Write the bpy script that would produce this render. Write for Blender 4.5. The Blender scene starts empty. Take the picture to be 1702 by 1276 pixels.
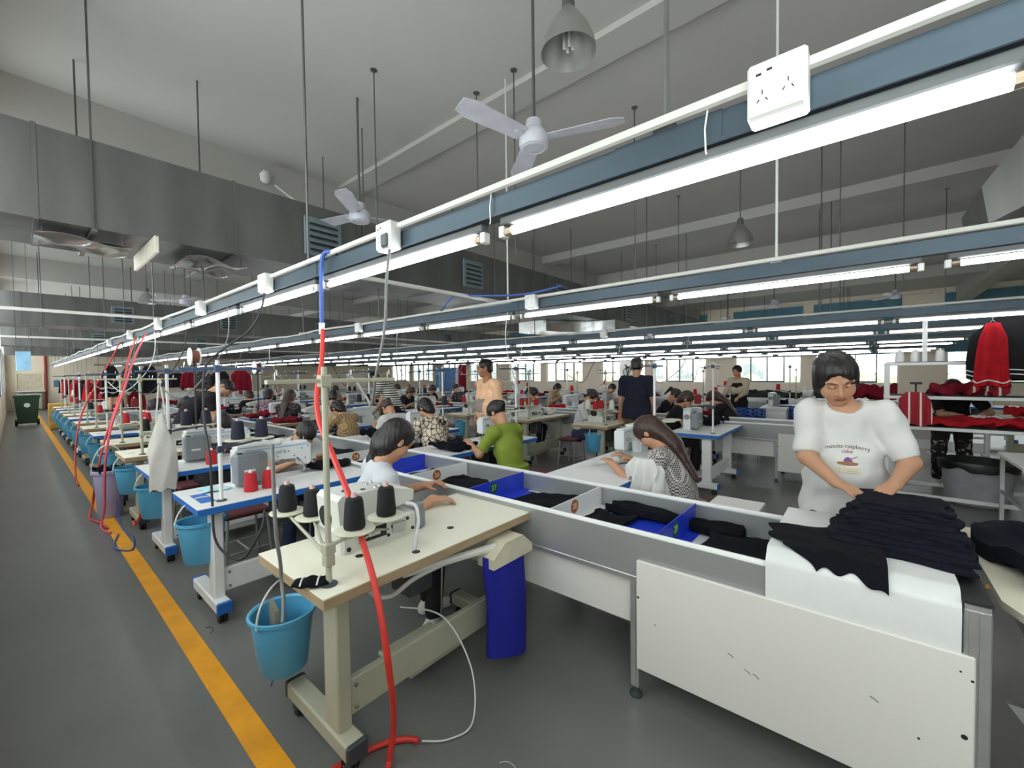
import bpy, math, random
import numpy as np
from mathutils import Vector, Matrix
from mathutils.bvhtree import BVHTree
from math import sin, cos, pi, radians
random.seed(7)
S = bpy.context.scene
C = S.collection
# ------------------------------------------------------------------ camera
CAM_Z = 1.55
def setup_camera(f=698.0, yaw=40.1, pitch=1.55, roll=-0.7):
    y, p, r = map(radians, (yaw, pitch, roll))
    F = Vector((-sin(y)*cos(p), cos(y)*cos(p), -sin(p)))
    R = F.cross(Vector((0, 0, 1))).normalized()
    U = R.cross(F)
    R2 = R*cos(r)+U*sin(r)
    U2 = R2.cross(F)
    cd = bpy.data.cameras.new('camera'); co = bpy.data.objects.new('camera', cd); C.objects.link(co)
    M = Matrix(((R2.x, U2.x, -F.x, 0), (R2.y, U2.y, -F.y, 0), (R2.z, U2.z, -F.z, CAM_Z), (0, 0, 0, 1)))
    co.matrix_world = M
    cd.sensor_fit = 'HORIZONTAL'; cd.sensor_width = 36; cd.lens = f/1702*36
    cd.clip_start = 0.05; cd.clip_end = 400
    S.camera = co
setup_camera()
# ------------------------------------------------------------------ sky, exposure
S.view_settings.view_transform = 'Standard'; S.view_settings.look = 'None'
S.view_settings.gamma = 1.0; S.view_settings.use_curve_mapping = False
S.view_settings.exposure = 0.05
SKY_STRENGTH = 5.0
TUBE_STRENGTH = 17.0
w = bpy.data.worlds.new('overcast sky'); S.world = w; w.use_nodes = True
bg = w.node_tree.nodes['Background']; bg.inputs[0].default_value = (0.97, 0.985, 1.0, 1); bg.inputs[1].default_value = SKY_STRENGTH
S.cycles.use_denoising = True
S.cycles.max_bounces = 7; S.cycles.diffuse_bounces = 4; S.cycles.glossy_bounces = 3
S.cycles.transparent_max_bounces = 12; S.cycles.caustics_reflective = False; S.cycles.caustics_refractive = False
S.cycles.sample_clamp_indirect = 6.0
# ------------------------------------------------------------------ materials
MATS = {}
def lin(c):
    return tuple((x/12.92 if x <= .04045 else ((x+.055)/1.055)**2.4) for x in c)
def mat(name, rgb, rough=.6, metal=0., var=.12, scale=9., bump=0., bscale=60., stretch=None, spec=.5, emit=0., coat=0., vcol=False, var2=None):
    """procedural principled material; rgb are 0-255 display values, varied by object-space noise"""
    if name in MATS: return MATS[name]
    m = bpy.data.materials.new(name); m.use_nodes = True
    nt = m.node_tree; N = nt.nodes; L = nt.links
    b = N['Principled BSDF']
    c = lin(tuple(x/255 for x in rgb))
    tc = N.new('ShaderNodeTexCoord'); mp = N.new('ShaderNodeMapping'); L.new(tc.outputs['Object'], mp.inputs['Vector'])
    if stretch: mp.inputs['Scale'].default_value = stretch
    no = N.new('ShaderNodeTexNoise'); no.inputs['Scale'].default_value = scale; no.inputs['Detail'].default_value = 4
    L.new(mp.outputs['Vector'], no.inputs['Vector'])
    if vcol:
        at = N.new('ShaderNodeVertexColor'); at.layer_name = 'Col'
        hs = N.new('ShaderNodeHueSaturation'); L.new(at.outputs['Color'], hs.inputs['Color'])
        mr = N.new('ShaderNodeMapRange'); mr.inputs['To Min'].default_value = 1-var; mr.inputs['To Max'].default_value = 1+var
        L.new(no.outputs['Fac'], mr.inputs['Value']); L.new(mr.outputs['Result'], hs.inputs['Value'])
        L.new(hs.outputs['Color'], b.inputs['Base Color'])
    else:
        cr = N.new('ShaderNodeValToRGB')
        cr.color_ramp.elements[0].position = .3; cr.color_ramp.elements[1].position = .7
        lo = tuple(x*(1-var) for x in c); hi = tuple(min(1, x*(1+var)) for x in c)
        if var2: hi = lin(tuple(x/255 for x in var2))
        cr.color_ramp.elements[0].color = lo+(1,); cr.color_ramp.elements[1].color = hi+(1,)
        L.new(no.outputs['Fac'], cr.inputs['Fac']); L.new(cr.outputs['Color'], b.inputs['Base Color'])
    b.inputs['Roughness'].default_value = rough; b.inputs['Metallic'].default_value = metal
    b.inputs['Specular IOR Level'].default_value = spec
    if coat: b.inputs['Coat Weight'].default_value = coat
    if emit:
        b.inputs['Emission Color'].default_value = c+(1,); b.inputs['Emission Strength'].default_value = emit
    if bump:
        n2 = N.new('ShaderNodeTexNoise'); n2.inputs['Scale'].default_value = bscale; n2.inputs['Detail'].default_value = 3
        L.new(mp.outputs['Vector'], n2.inputs['Vector'])
        bp = N.new('ShaderNodeBump'); bp.inputs['Strength'].default_value = bump; bp.inputs['Distance'].default_value = .01
        L.new(n2.outputs['Fac'], bp.inputs['Height']); L.new(bp.outputs['Normal'], b.inputs['Normal'])
    MATS[name] = m
    return m
def pattern(name, kind, c1, c2, scale, rough=.85, thr=.5, rot=(0, 0, 0)):
    """two-colour woven or printed fabric: stripes, check, blobs or lines"""
    if name in MATS: return MATS[name]
    m = bpy.data.materials.new(name); m.use_nodes = True
    nt = m.node_tree; N = nt.nodes; L = nt.links; b = N['Principled BSDF']
    tc = N.new('ShaderNodeTexCoord'); mp = N.new('ShaderNodeMapping'); L.new(tc.outputs['Object'], mp.inputs['Vector'])
    mp.inputs['Rotation'].default_value = rot
    if kind == 'stripe':
        t = N.new('ShaderNodeTexWave'); t.wave_type = 'BANDS'; t.bands_direction = 'Z'; t.inputs['Scale'].default_value = scale; out = t.outputs['Fac']
    elif kind == 'check':
        t = N.new('ShaderNodeTexChecker'); t.inputs['Scale'].default_value = scale; out = t.outputs['Fac']
    elif kind == 'lines':
        t = N.new('ShaderNodeTexVoronoi'); t.feature = 'DISTANCE_TO_EDGE'; t.inputs['Scale'].default_value = scale; out = t.outputs['Distance']
    else:
        t = N.new('ShaderNodeTexNoise'); t.inputs['Scale'].default_value = scale; t.inputs['Detail'].default_value = 1; out = t.outputs['Fac']
    L.new(mp.outputs['Vector'], t.inputs['Vector'])
    cr = N.new('ShaderNodeValToRGB'); cr.color_ramp.interpolation = 'LINEAR'
    cr.color_ramp.elements[0].position = max(0, thr-.03); cr.color_ramp.elements[1].position = min(1, thr+.03)
    cr.color_ramp.elements[0].color = lin(tuple(x/255 for x in c1))+(1,); cr.color_ramp.elements[1].color = lin(tuple(x/255 for x in c2))+(1,)
    L.new(out, cr.inputs['Fac']); L.new(cr.outputs['Color'], b.inputs['Base Color']); b.inputs['Roughness'].default_value = rough
    MATS[name] = m
    return m
def glass_mat():
    m = bpy.data.materials.new('window glass'); m.use_nodes = True; N = m.node_tree.nodes; L = m.node_tree.links
    N.remove(N['Principled BSDF'])
    t = N.new('ShaderNodeBsdfTransparent'); t.inputs[0].default_value = (.93, .96, .95, 1)
    g = N.new('ShaderNodeBsdfGlossy'); g.inputs['Roughness'].default_value = .02
    x = N.new('ShaderNodeMixShader'); x.inputs[0].default_value = .06
    L.new(t.outputs[0], x.inputs[1]); L.new(g.outputs[0], x.inputs[2]); L.new(x.outputs[0], N['Material Output'].inputs['Surface'])
    return m
GLASS = glass_mat()
# ------------------------------------------------------------------ mesh building
class MB:
    def __init__(s): s.v = []; s.f = []; s.mi = []; s.m = 0
    def add(s, vs, fs):
        o = len(s.v); s.v += [tuple(p) for p in vs]
        s.f += [tuple(i+o for i in f) for f in fs]; s.mi += [s.m]*len(fs); return s
    def box(s, x0, y0, z0, x1, y1, z1, c=0.):
        if x0 > x1: x0, x1 = x1, x0
        if y0 > y1: y0, y1 = y1, y0
        if z0 > z1: z0, z1 = z1, z0
        c = min(c, (x1-x0)*.45, (y1-y0)*.45, (z1-z0)*.45)
        if c <= 0:
            vs = [(x, y, z) for x in (x0, x1) for y in (y0, y1) for z in (z0, z1)]
            return s.add(vs, [(0, 1, 3, 2), (4, 6, 7, 5), (0, 4, 5, 1), (2, 3, 7, 6), (0, 2, 6, 4), (1, 5, 7, 3)])
        X = (x0, x1); Y = (y0, y1); Z = (z0, z1); sg = (1, -1); vs = []; id = {}
        for i in (0, 1):
            for j in (0, 1):
                for k in (0, 1):
                    for a in range(3):
                        p = [X[i], Y[j], Z[k]]
                        for b, q in enumerate((i, j, k)):
                            if b != a: p[b] += c*sg[q]
                        id[(i, j, k, a)] = len(vs); vs.append(tuple(p))
        fs = []
        def q(l): fs.append(tuple(id[t] for t in l))
        for e in (0, 1):
            o = (lambda l: l) if e else (lambda l: l[::-1])
            q(o([(e, 0, 0, 0), (e, 1, 0, 0), (e, 1, 1, 0), (e, 0, 1, 0)]))
            q(o([(0, e, 0, 1), (0, e, 1, 1), (1, e, 1, 1), (1, e, 0, 1)]))
            q(o([(0, 0, e, 2), (1, 0, e, 2), (1, 1, e, 2), (0, 1, e, 2)]))
        for j in (0, 1):
            for k in (0, 1):
                q([(0, j, k, 1), (1, j, k, 1), (1, j, k, 2), (0, j, k, 2)] if j == k else [(0, j, k, 2), (1, j, k, 2), (1, j, k, 1), (0, j, k, 1)])
                q([(j, 0, k, 2), (j, 1, k, 2), (j, 1, k, 0), (j, 0, k, 0)] if j == k else [(j, 0, k, 0), (j, 1, k, 0), (j, 1, k, 2), (j, 0, k, 2)])
                q([(j, k, 0, 0), (j, k, 1, 0), (j, k, 1, 1), (j, k, 0, 1)] if j == k else [(j, k, 0, 1), (j, k, 1, 1), (j, k, 1, 0), (j, k, 0, 0)])
        for i in (0, 1):
            for j in (0, 1):
                for k in (0, 1):
                    t = [(i, j, k, 0), (i, j, k, 1), (i, j, k, 2)]
                    q(t if (i+j+k) % 2 else t[::-1])
        return s.add(vs, fs)
    def tube(s, pts, r, n=8, cap=True):
        pts = [Vector(p) for p in pts]; k = len(pts); rs = r if isinstance(r, (list, tuple)) else [r]*k
        t0 = (pts[1]-pts[0]).normalized(); u = t0.orthogonal().normalized(); rings = []; vs = []
        for i, p in enumerate(pts):
            t = (pts[min(i+1, k-1)]-pts[max(i-1, 0)])
            t = t.normalized() if t.length > 1e-9 else t0
            u = (u-t*u.dot(t)); u = u.normalized() if u.length > 1e-6 else t.orthogonal().normalized(); w_ = t.cross(u)
            for a in range(n):
                an = 2*pi*a/n; vs.append(p+(u*cos(an)+w_*sin(an))*rs[i])
        fs = []
        for i in range(k-1):
            for a in range(n):
                b = (a+1) % n; fs.append((i*n+a, i*n+b, (i+1)*n+b, (i+1)*n+a))
        if cap: fs.append(tuple(range(n-1, -1, -1))); fs.append(tuple((k-1)*n+a for a in range(n)))
        return s.add(vs, fs)
    def rod(s, p0, p1, r, n=8, r1=None): return s.tube([p0, p1], [r, r if r1 is None else r1], n)
    def lathe(s, prof, n=20, o=(0, 0, 0), axis='z', open_=False):
        vs = []; k = len(prof)
        for r, z in prof:
            for a in range(n):
                an = 2*pi*a/n; x, y = r*cos(an), r*sin(an)
                p = {'z': (x, y, z), 'y': (x, z, -y), 'x': (z, x, y)}[axis]
                vs.append((p[0]+o[0], p[1]+o[1], p[2]+o[2]))
        fs = []
        for i in range(k-1):
            for a in range(n):
                b = (a+1) % n; fs.append((i*n+a, i*n+b, (i+1)*n+b, (i+1)*n+a))
        if not open_:
            fs.append(tuple(range(n-1, -1, -1))); fs.append(tuple((k-1)*n+a for a in range(n)))
        return s.add(vs, fs)
    def prism(s, poly, axis, a0, a1):
        """2D polygon (counter-clockwise) extruded along axis; poly lies in the other two axes in xyz order"""
        def P(u, v, a): return {'x': (a, u, v), 'y': (u, a, v), 'z': (u, v, a)}[axis]
        n = len(poly); vs = [P(u, v, a0) for u, v in poly]+[P(u, v, a1) for u, v in poly]
        fs = [(i, (i+1) % n, n+(i+1) % n, n+i) for i in range(n)]+[tuple(range(n-1, -1, -1)), tuple(range(n, 2*n))]
        return s.add(vs, fs)
    def sheet(s, fn, nu, nv, th=.004):
        """cloth slab: fn(u,v)->point for u,v in 0..1, th thick downward"""
        vs = []
        for d in (0, 1):
            for i in range(nu+1):
                for j in range(nv+1):
                    p = fn(i/nu, j/nv); vs.append((p[0], p[1], p[2]-d*th))
        W = nv+1; M_ = (nu+1)*W; fs = []
        for i in range(nu):
            for j in range(nv):
                a = i*W+j; fs.append((a, a+W, a+W+1, a+1)); fs.append((M_+a, M_+a+1, M_+a+W+1, M_+a+W))
        for i in range(nu):
            a = i*W; fs.append((a, M_+a, M_+a+W, a+W)); a += nv; fs.append((a, a+W, M_+a+W, M_+a))
        for j in range(nv):
            a = j; fs.append((a, a+1, M_+a+1, M_+a)); a = nu*W+j; fs.append((a, M_+a, M_+a+1, a+1))
        return s.add(vs, fs)
    def xf(s, M):
        s.v = [tuple(M @ Vector(p)) for p in s.v]; return s
    def build(s, name, mats, parent=None, smooth=35, mesh=None):
        me = mesh or s.mesh(name, mats, smooth)
        o = bpy.data.objects.new(name, me); C.objects.link(o)
        if parent: o.parent = parent
        return o
    def mesh(s, name, mats, smooth=35):
        me = bpy.data.meshes.new(name); me.from_pydata(s.v, [], s.f)
        for m in (mats if isinstance(mats, (list, tuple)) else [mats]): me.materials.append(m)
        if len(me.materials) > 1: me.polygons.foreach_set('material_index', s.mi)
        import bmesh
        bm = bmesh.new(); bm.from_mesh(me); bmesh.ops.recalc_face_normals(bm, faces=bm.faces); bm.to_mesh(me); bm.free()
        if smooth:
            me.polygons.foreach_set('use_smooth', [True]*len(me.polygons)); me.set_sharp_from_angle(angle=radians(smooth))
        me.update(); return me
def spline(pts, n=8):
    P = [Vector(p) for p in pts]; out = []
    for i in range(len(P)-1):
        a, b, c, d = P[max(i-1, 0)], P[i], P[i+1], P[min(i+2, len(P)-1)]
        for k in range(n):
            t = k/n
            out.append(.5*((2*b)+(c-a)*t+(2*a-5*b+4*c-d)*t*t+(3*b-a-3*c+d)*t**3))
    out.append(P[-1]); return out
def tag(o, label, cat, group=None, kind=None):
    o['label'] = label; o['category'] = cat
    if group: o['group'] = group
    if kind: o['kind'] = kind
    return o
def thing(name, label, cat, loc=(0, 0, 0), rz=0., group=None):
    o = bpy.data.objects.new(name, None); C.objects.link(o); o.location = loc; o.rotation_euler = (0, 0, rz)
    o.empty_display_size = .1
    return tag(o, label, cat, group)
KIDS = {}
def copy_tree(o, loc, rz=None, label=None, group=None):
    if not KIDS or o.name not in KIDS:
        KIDS.clear()
        for q in bpy.data.objects:
            if q.parent: KIDS.setdefault(q.parent.name, []).append(q)
        KIDS.setdefault(o.name, [])
    def cp(a, par):
        c = a.copy(); C.objects.link(c)
        if par: c.parent = par
        for k in KIDS.get(a.name, []): cp(k, c)
        return c
    r = cp(o, None); r.location = loc
    if rz is not None: r.rotation_euler = (0, 0, rz)
    if label: r['label'] = label
    if group: r['group'] = group
    return r
def struct(name, mb, m, parent=None, smooth=35):
    o = mb.build(name, m, parent, smooth)
    if not parent: o['kind'] = 'structure'
    return o
def text(txt, size, name, m, parent, loc, rot, ext=.0008, align='CENTER'):
    cu = bpy.data.curves.new(name, 'FONT'); cu.body = txt; cu.size = size; cu.extrude = ext; cu.align_x = align; cu.align_y = 'CENTER'
    t = bpy.data.objects.new(name, cu); C.objects.link(t); me = bpy.data.meshes.new_from_object(t.evaluated_get(bpy.context.evaluated_depsgraph_get()))
    bpy.data.objects.remove(t); bpy.data.curves.remove(cu); me.materials.clear(); me.materials.append(m)
    o = bpy.data.objects.new(name, me); C.objects.link(o); o.parent = parent; o.location = loc; o.rotation_euler = rot
    return o
ORD = ['first', 'second', 'third', 'fourth', 'fifth', 'sixth', 'seventh', 'eighth', 'ninth', 'tenth', 'eleventh', 'twelfth', 'thirteenth', 'fourteenth', 'fifteenth', 'sixteenth', 'seventeenth', 'eighteenth', 'nineteenth', 'twentieth', 'twenty-first', 'twenty-second', 'twenty-third', 'twenty-fourth', 'twenty-fifth', 'twenty-sixth', 'twenty-seventh', 'twenty-eighth']
# ================================================================== SETTING
M_floor = mat('grey epoxy floor', (110, 110, 107), rough=.33, var=.10, scale=1.3, bump=.02, bscale=2.5, spec=.5)
M_wall = mat('cream wall paint', (248, 234, 214), rough=.85, var=.03, scale=2)
M_ceil = mat('white ceiling paint', (192, 190, 185), rough=.95, var=.03, scale=1.2)
M_yel = mat('yellow floor paint', (232, 160, 24), rough=.5, var=.12, scale=6)
M_dkalu = mat('dark window frame', (70, 76, 82), rough=.45, metal=.3)
M_blind = mat('teal blind cloth', (98, 140, 158), rough=.9, var=.08, stretch=(1, 1, .1), scale=6)
M_galv = mat('galvanised sheet', (124, 125, 124), rough=.4, metal=.8, var=.22, scale=3, stretch=(1, 1, .25), bump=.05, bscale=5)
M_galvb = mat('blue grey trunking steel', (66, 80, 90), rough=.42, metal=.5, var=.22, scale=5, stretch=(.3, 1, 1))
M_white = mat('white enamel', (224, 225, 222), rough=.4, var=.04)
M_pvc = mat('white plastic pipe', (214, 214, 208), rough=.45, var=.05)
M_rodm = mat('painted steel rod', (104, 104, 102), rough=.5, metal=.5)
M_blk = mat('black plastic', (24, 24, 26), rough=.5, var=.2)
M_chrome = mat('bare steel', (190, 192, 192), rough=.25, metal=1., var=.1)
X0, X1, Y0, Y1, HC = -31.5, 7.0, -0.24, 20.0, 4.2

struct('floor', MB().box(X0-.2, Y0-.2, -.1, X1+.2, Y1+.2, 0), M_floor)
struct('ceiling', MB().box(X0-.2, Y0-.2, HC, X1+.2, Y1+.2, HC+.12), M_ceil)
struct('floor_marking_line', MB().box(-30, .575, 0, 1.5, .675, .003), M_yel)
struct('floor_marking_line', MB().box(-30, 4.35, 0, 3, 4.43, .003), M_yel)
struct('ground', MB().box(-80, Y1+.5, -.5, 60, 120, -.3), mat('grass outside', (120, 138, 92), rough=1, scale=.6, var=.3))
def wall_x(name, y0, y1, opens, z0, z1):
    m = MB(); x = X0-.2
    for a, b in sorted(opens):
        m.box(x, y0, 0, a, y1, HC); m.box(a, y0, 0, b, y1, z0); m.box(a, y0, z1, b, y1, HC); x = b
    m.box(x, y0, 0, X1+.2, y1, HC); return struct(name, m, M_wall)
back_open = []
for k in range(-4, 2):
    b = -4.3+6.35*k
    back_open += [(b, b+2.37), (b+2.8, b+5.2)]
back_open = [o for o in back_open if o[0] > X0+.3 and o[1] < X1-.2]+[(4.9, 6.6)][:0]
wall_x('wall_back', Y1, Y1+.2, back_open, .98, 4.0)
left_open = [(-31.0+3.4*k, -31.0+3.4*k+2.6) for k in range(11)]
wall_x('wall_left', Y0-.09, Y0, left_open, .98, 3.6)
struct('wall_far', MB().box(X0-.2, Y0, 0, X0, Y1, HC), M_wall)
struct('wall_right', MB().box(X1, Y0, 0, X1+.2, Y1, HC), M_wall)
nwin = 0
def window(a, b, y, z0, z1, s):
    """sliding window: outer frame, transom, two sliding sashes and glass"""
    global nwin; nwin += 1
    f = MB(); t = .05; yy0, yy1 = (y, y+.08)
    f.box(a, yy0, z0, a+t, yy1, z1); f.box(b-t, yy0, z0, b, yy1, z1); f.box(a+t, yy0, z0, b-t, yy1, z0+t); f.box(a+t, yy0, z1-t, b-t, yy1, z1)
    zt = z0+1.55; f.box(a+t, yy0, zt, b-t, yy1, zt+.05)
    w3 = (b-a)/4; sd = MB()
    sd.box(a+w3-.02, yy0-.01, z0+t, a+w3+.02, yy1, zt).box(b-w3-.02, yy0-.01, z0+t, b-w3+.02, yy1, zt).box((a+b)/2-.018, yy0-.01, z0+t, (a+b)/2+.018, yy1, zt).box(a+w3, yy0-.01, z0+t, b-w3, yy1, z0+t+.05).box(a+w3, yy0-.01, zt-.05, b-w3, yy1, zt)
    f.box(a+2*w3-.02, yy0, zt+.05, a+2*w3+.02, yy1, z1-t)
    o = struct('window_%d' % nwin, f, M_white)
    sd.build('sliding_sash', M_dkalu, o)
    MB().box(a+t, y+.05, z0+t, b-t, y+.056, z1-t).build('glass_pane', GLASS, o)
    return o
for a, b in back_open: window(a, b, Y1+.06, .98, 4.0, 1)
for a, b in left_open: window(a, b, Y0-.085, .98, 3.6, -1)
# teal blinds lowered over the upper window halves
for i, (a, b) in enumerate(back_open):
    m = MB(); n = 24
    zb = 2.06 if b > -12 else 2.4
    def fn(u, v, a=a, b=b, zb=zb): return (a-.05+(b-a+.1)*u, Y1-.045+.012*sin(u*70), zb+(4.02-zb)*v)
    vs = []; fs = []
    for d in (0, .012):
        for k in range(41):
            for j in (0, 1):
                p = fn(k/40, j); vs.append((p[0], p[1]+d, p[2]))
    for k in range(40):
        q = 2*k; fs += [(q, q+2, q+3, q+1), (82+q, 82+q+1, 82+q+3, 82+q+2), (q, 82+q, 82+q+2, q+2), (q+1, q+3, 82+q+3, 82+q+1)]
    m.add(vs, fs)
    lab = 'teal cloth blind over the %s window of the back wall counted from its right end' % ORD[len(back_open)-1-i]
    r = thing('window_blind', lab, 'blind', (0, 0, 0), 0, 'teal blinds on the back wall')
    m.build('cloth', M_blind, r, 60)
    MB().rod((a-.06, Y1-.04, 4.03), (b+.06, Y1-.04, 4.03), .02).build('head_rail', M_white, r)
    MB().rod((a-.05, Y1-.04, zb), (b+.05, Y1-.04, zb), .012).build('bottom_bar', M_white, r)
# beams
for x in (2.6, -5.7, -14.0, -22.3, -30.6):
    struct('ceiling_beam', MB().box(x-.35, Y0, 3.72, x, Y1, HC), M_ceil)
for y, d in ((3.02, .05), (7.9, .16), (10.5, .3), (15.4, .3)):
    xs = [X0, -30.95, -30.6, -22.65, -22.3, -14.35, -14.0, -6.05, -5.7, 2.25, 2.6, X1]
    m = MB()
    for i in range(0, 12, 2): m.box(xs[i], y, HC-d, xs[i+1], y+.3, HC)
    struct('ceiling_beam', m, M_ceil)
# outside: pale buildings and trees beyond the back windows
M_bld = mat('pale render facade', (236, 214, 204), rough=.9, var=.06, scale=.4)
M_bldw = mat('facade window', (150, 158, 165), rough=.2)
for i, (x, y, wd, h, lab) in enumerate(((-44, 42, 26, 13, 'pale pink building outside the back windows, behind the tall red-brown roll'), (-14.5, 46, 17, 12, 'pale pink building seen through the windows beside the man in navy'))):
    r = thing('building', lab, 'building', (x, y, -.3))
    MB().box(-wd/2, 0, 0, wd/2, 10, h).build('wall', M_bld, r)
    for k in range(int(wd/3.2)):
        for l in range(3):
            MB().box(-wd/2+1+3.2*k, -.06, 1+3.6*l, -wd/2+2.8+3.2*k, .02, 2.8+3.6*l).build('window', M_bldw, r)
M_leaf = mat('haze paled leaves', (172, 188, 150), rough=.9, var=.35, scale=3)  # leaf green paled, outdoor haze and glare put into the colour
M_bark = mat('bark', (92, 78, 62), rough=.95)
def blob(cx, cy, cz, r, n=8, k=.25):
    m = MB(); prof = [(max(.01, r*sin(pi*i/n)), -r*cos(pi*i/n)) for i in range(n+1)]
    m.lathe(prof, 12); m.v = [(cx+x*(1+random.uniform(-k, k)), cy+y*(1+random.uniform(-k, k)), cz+z*(1+random.uniform(-k, k)*.6)) for x, y, z in m.v]; return m
for i in range(7):
    x = -7+3.3*i
    nm = ['leftmost', 'second from the left', 'third from the left', 'fourth from the left', 'fifth from the left', 'sixth from the left', 'rightmost'][i]
    r = thing('tree', 'leafy green tree outside the right hand back windows, %s in its row' % nm, 'tree', (x, 33+1.5*(i % 3), -.3), 0, 'trees beyond the back windows')
    m = MB()
    for k in range(5):
        b = blob(random.uniform(-1, 1), random.uniform(-.8, .8), random.uniform(.5, 1.0), random.uniform(.5, .8)); m.add(b.v, b.f)
    m.build('crown', M_leaf, r); MB().rod((0, 0, 0), (0, 0, .9), .12, 8, .08).build('trunk', M_bark, r)
# ---------------- far end wall and left aisle
M_board = mat('grey notice board', (205, 200, 190), rough=.5)
r = thing('serving_window', 'cream framed hatch with a counter on the far end wall', 'hatch', (X0, 0, 0))
MB().box(0, .12, 1.02, .05, .95, 1.78).build('shutter', mat('cream shutter', (214, 202, 178), rough=.6), r)
MB().box(0, .06, 1.78, .09, 1.0, 1.86).box(0, .06, .98, .09, .12, 1.78).box(0, .95, .98, .09, 1.0, 1.78).build('frame', mat('hatch frame', (236, 226, 196)), r)
MB().box(0, .05, .9, .35, 1.02, .96).build('counter', M_white, r)
tag(MB().rod((X0+.06, 1.06, 0), (X0+.06, 1.06, 4.1), .045).build('fire_pipe', mat('red pipe paint', (168, 52, 50), rough=.5), None), 'red vertical fire pipe on the far end wall', 'pipe')
tag(MB().box(X0, 1.32, 1.1, X0+.03, 1.62, 1.45, .004).build('notice_board', mat('blue notice', (96, 128, 156), rough=.5), None), 'small blue notice board on the far end wall beside the red pipe', 'notice board')
r = thing('low_cabinet', 'low white cabinet standing against the far end wall under the hatch', 'cabinet', (X0+.3, .5, 0))
MB().box(-.25, -.4, .05, .2, .4, .8, .01).build('body', M_white, r); MB().box(.2, -.38, .08, .215, -.01, .78).build('door', M_board, r); MB().box(.2, .01, .08, .215, .38, .78).build('door', M_board, r)
# wheelie bin
M_bin = mat('dark green bin plastic', (34, 62, 44), rough=.5)
r = thing('wheelie_bin', 'dark green wheeled rubbish bin standing at the far end of the left aisle', 'bin', (-21.2, .27, 0), 0)
m = MB(); vs = []
for z, s in ((.08, .21), (.95, .28)): vs += [(-s, -s, z), (s, -s, z), (s, s, z), (-s, s, z)]
m.add(vs, [(0, 3, 2, 1), (4, 5, 6, 7), (0, 1, 5, 4), (1, 2, 6, 5), (2, 3, 7, 6), (3, 0, 4, 7)]); m.box(-.3, -.3, .93, .3, .3, .97, .01); m.build('tub', M_bin, r)
m = MB().box(-.31, -.3, .972, .31, .3, 1.0, .012); m.rod((-.3, -.25, .97), (-.3, .25, .97), .025); m.build('lid', M_bin, r)
for sy in (-1, 1): MB().lathe([(.03, -.03), (.1, -.03), (.1, .03), (.03, .03)], 16, (-.2, sy*.24, .1), 'y').build('wheel', M_blk, r)
m = MB(); m.lathe([(.055, 0), (.07, 0), (.07, .006), (.055, .006)], 20, (.262, 0, .68), 'x'); m.build('emblem', M_white, r)
# yellow drawer cabinet
r = thing('drawer_cabinet', 'small ochre yellow cabinet of three drawers beside the left aisle', 'cabinet', (-18.9, .86, 0))
M_och = mat('ochre wood', (206, 166, 78), rough=.6, var=.15, stretch=(1, .3, 1))
MB().box(-.22, -.2, .03, .2, .2, .78, .008).build('body', M_och, r)
for k in range(3):
    d = MB().box(.2, -.18, .06+.24*k, .215, .18, .28+.24*k, .004).build('drawer', M_och, r); MB().box(.215, -.05, .16+.24*k, .23, .05, .175+.24*k).build('handle', M_dkalu, d)
# blue sheet hung near the left windows
r = thing('hanging_sign', 'pale blue sign board hanging above the left aisle by the windows', 'sign', (-9.0, .1, 0))
MB().box(-.012, -.07, 1.66, .012, .07, 1.93, .004).build('board', mat('pale blue board', (150, 196, 228), rough=.5), r)
MB().rod((0, -.06, 1.93), (0, -.06, 4.2), .003).rod((0, .06, 1.93), (0, .06, 4.2), .003).build('wire', M_rodm, r)
# wall fan / box high on left wall
r = thing('window_curtain', 'teal curtain bunched at the left wall windows high at the left edge', 'curtain', (-9.3, Y0+.07, 0))
MB().sheet(lambda u, v: (-.5+u, .03*sin(u*40)-.01, 1.9+1.7*v), 24, 6, .001).xf(Matrix.Identity(4)).build('cloth', M_blind, r)
# ================================================================== OVERHEAD
RAILS = [1.15, 2.95, 6.15, 7.95, 10.9, 12.7, 15.65, 17.45]
RNAME = ['nearest', 'second', 'third', 'fourth', 'fifth', 'sixth', 'seventh', 'eighth']
M_tube = mat('lit fluorescent tube', (250, 253, 255), rough=.4, var=0, emit=TUBE_STRENGTH)
M_brass = mat('tube end cap', (176, 160, 140), rough=.35, metal=.8)
XR = 1.75
tube0 = thing('fluorescent_light', 'x', 'light')
MB().box(-.62, -.02, .022, .62, .02, .05, .004).build('batten', mat('grey steel batten', (98, 101, 102), rough=.6), tube0)
m = MB(); m.rod((-.575, 0, 0), (.575, 0, 0), .015, 10); m.build('tube', M_tube, tube0)
for sx in (-1, 1):
    m = MB().rod((sx*.575, 0, 0), (sx*.605, 0, 0), .0158, 10); m.build('end_cap', M_brass, tube0)
    MB().box(sx*.606, -.017, -.02, sx*.63, .017, .02, .003).build('lamp_holder', M_white, tube0)
sock0 = thing('power_socket', 'x', 'socket')
MB().box(-.055, -.03, -.06, .055, .03, .06, .006).build('box', M_white, sock0)
MB().box(-.05, -.032, -.055, .05, -.029, .055, .004).build('face_plate', mat('socket plate', (232, 232, 228), rough=.35), sock0)
m = MB()
for cx, cz in ((-.032, .03), (-.012, .034)): m.box(cx-.005, -.0335, cz-.0015, cx+.005, -.0315, cz+.003)
for cx, cz in ((-.025, -.018), (.022, -.01)):
    m.box(cx-.001, -.0335, cz+.005, cx+.001, -.0315, cz+.014)
    for s in (-1, 1): m.tube([(cx+s*.006, -.0325, cz-.004), (cx+s*.010, -.0325, cz-.010)], .0012, 5)
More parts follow.
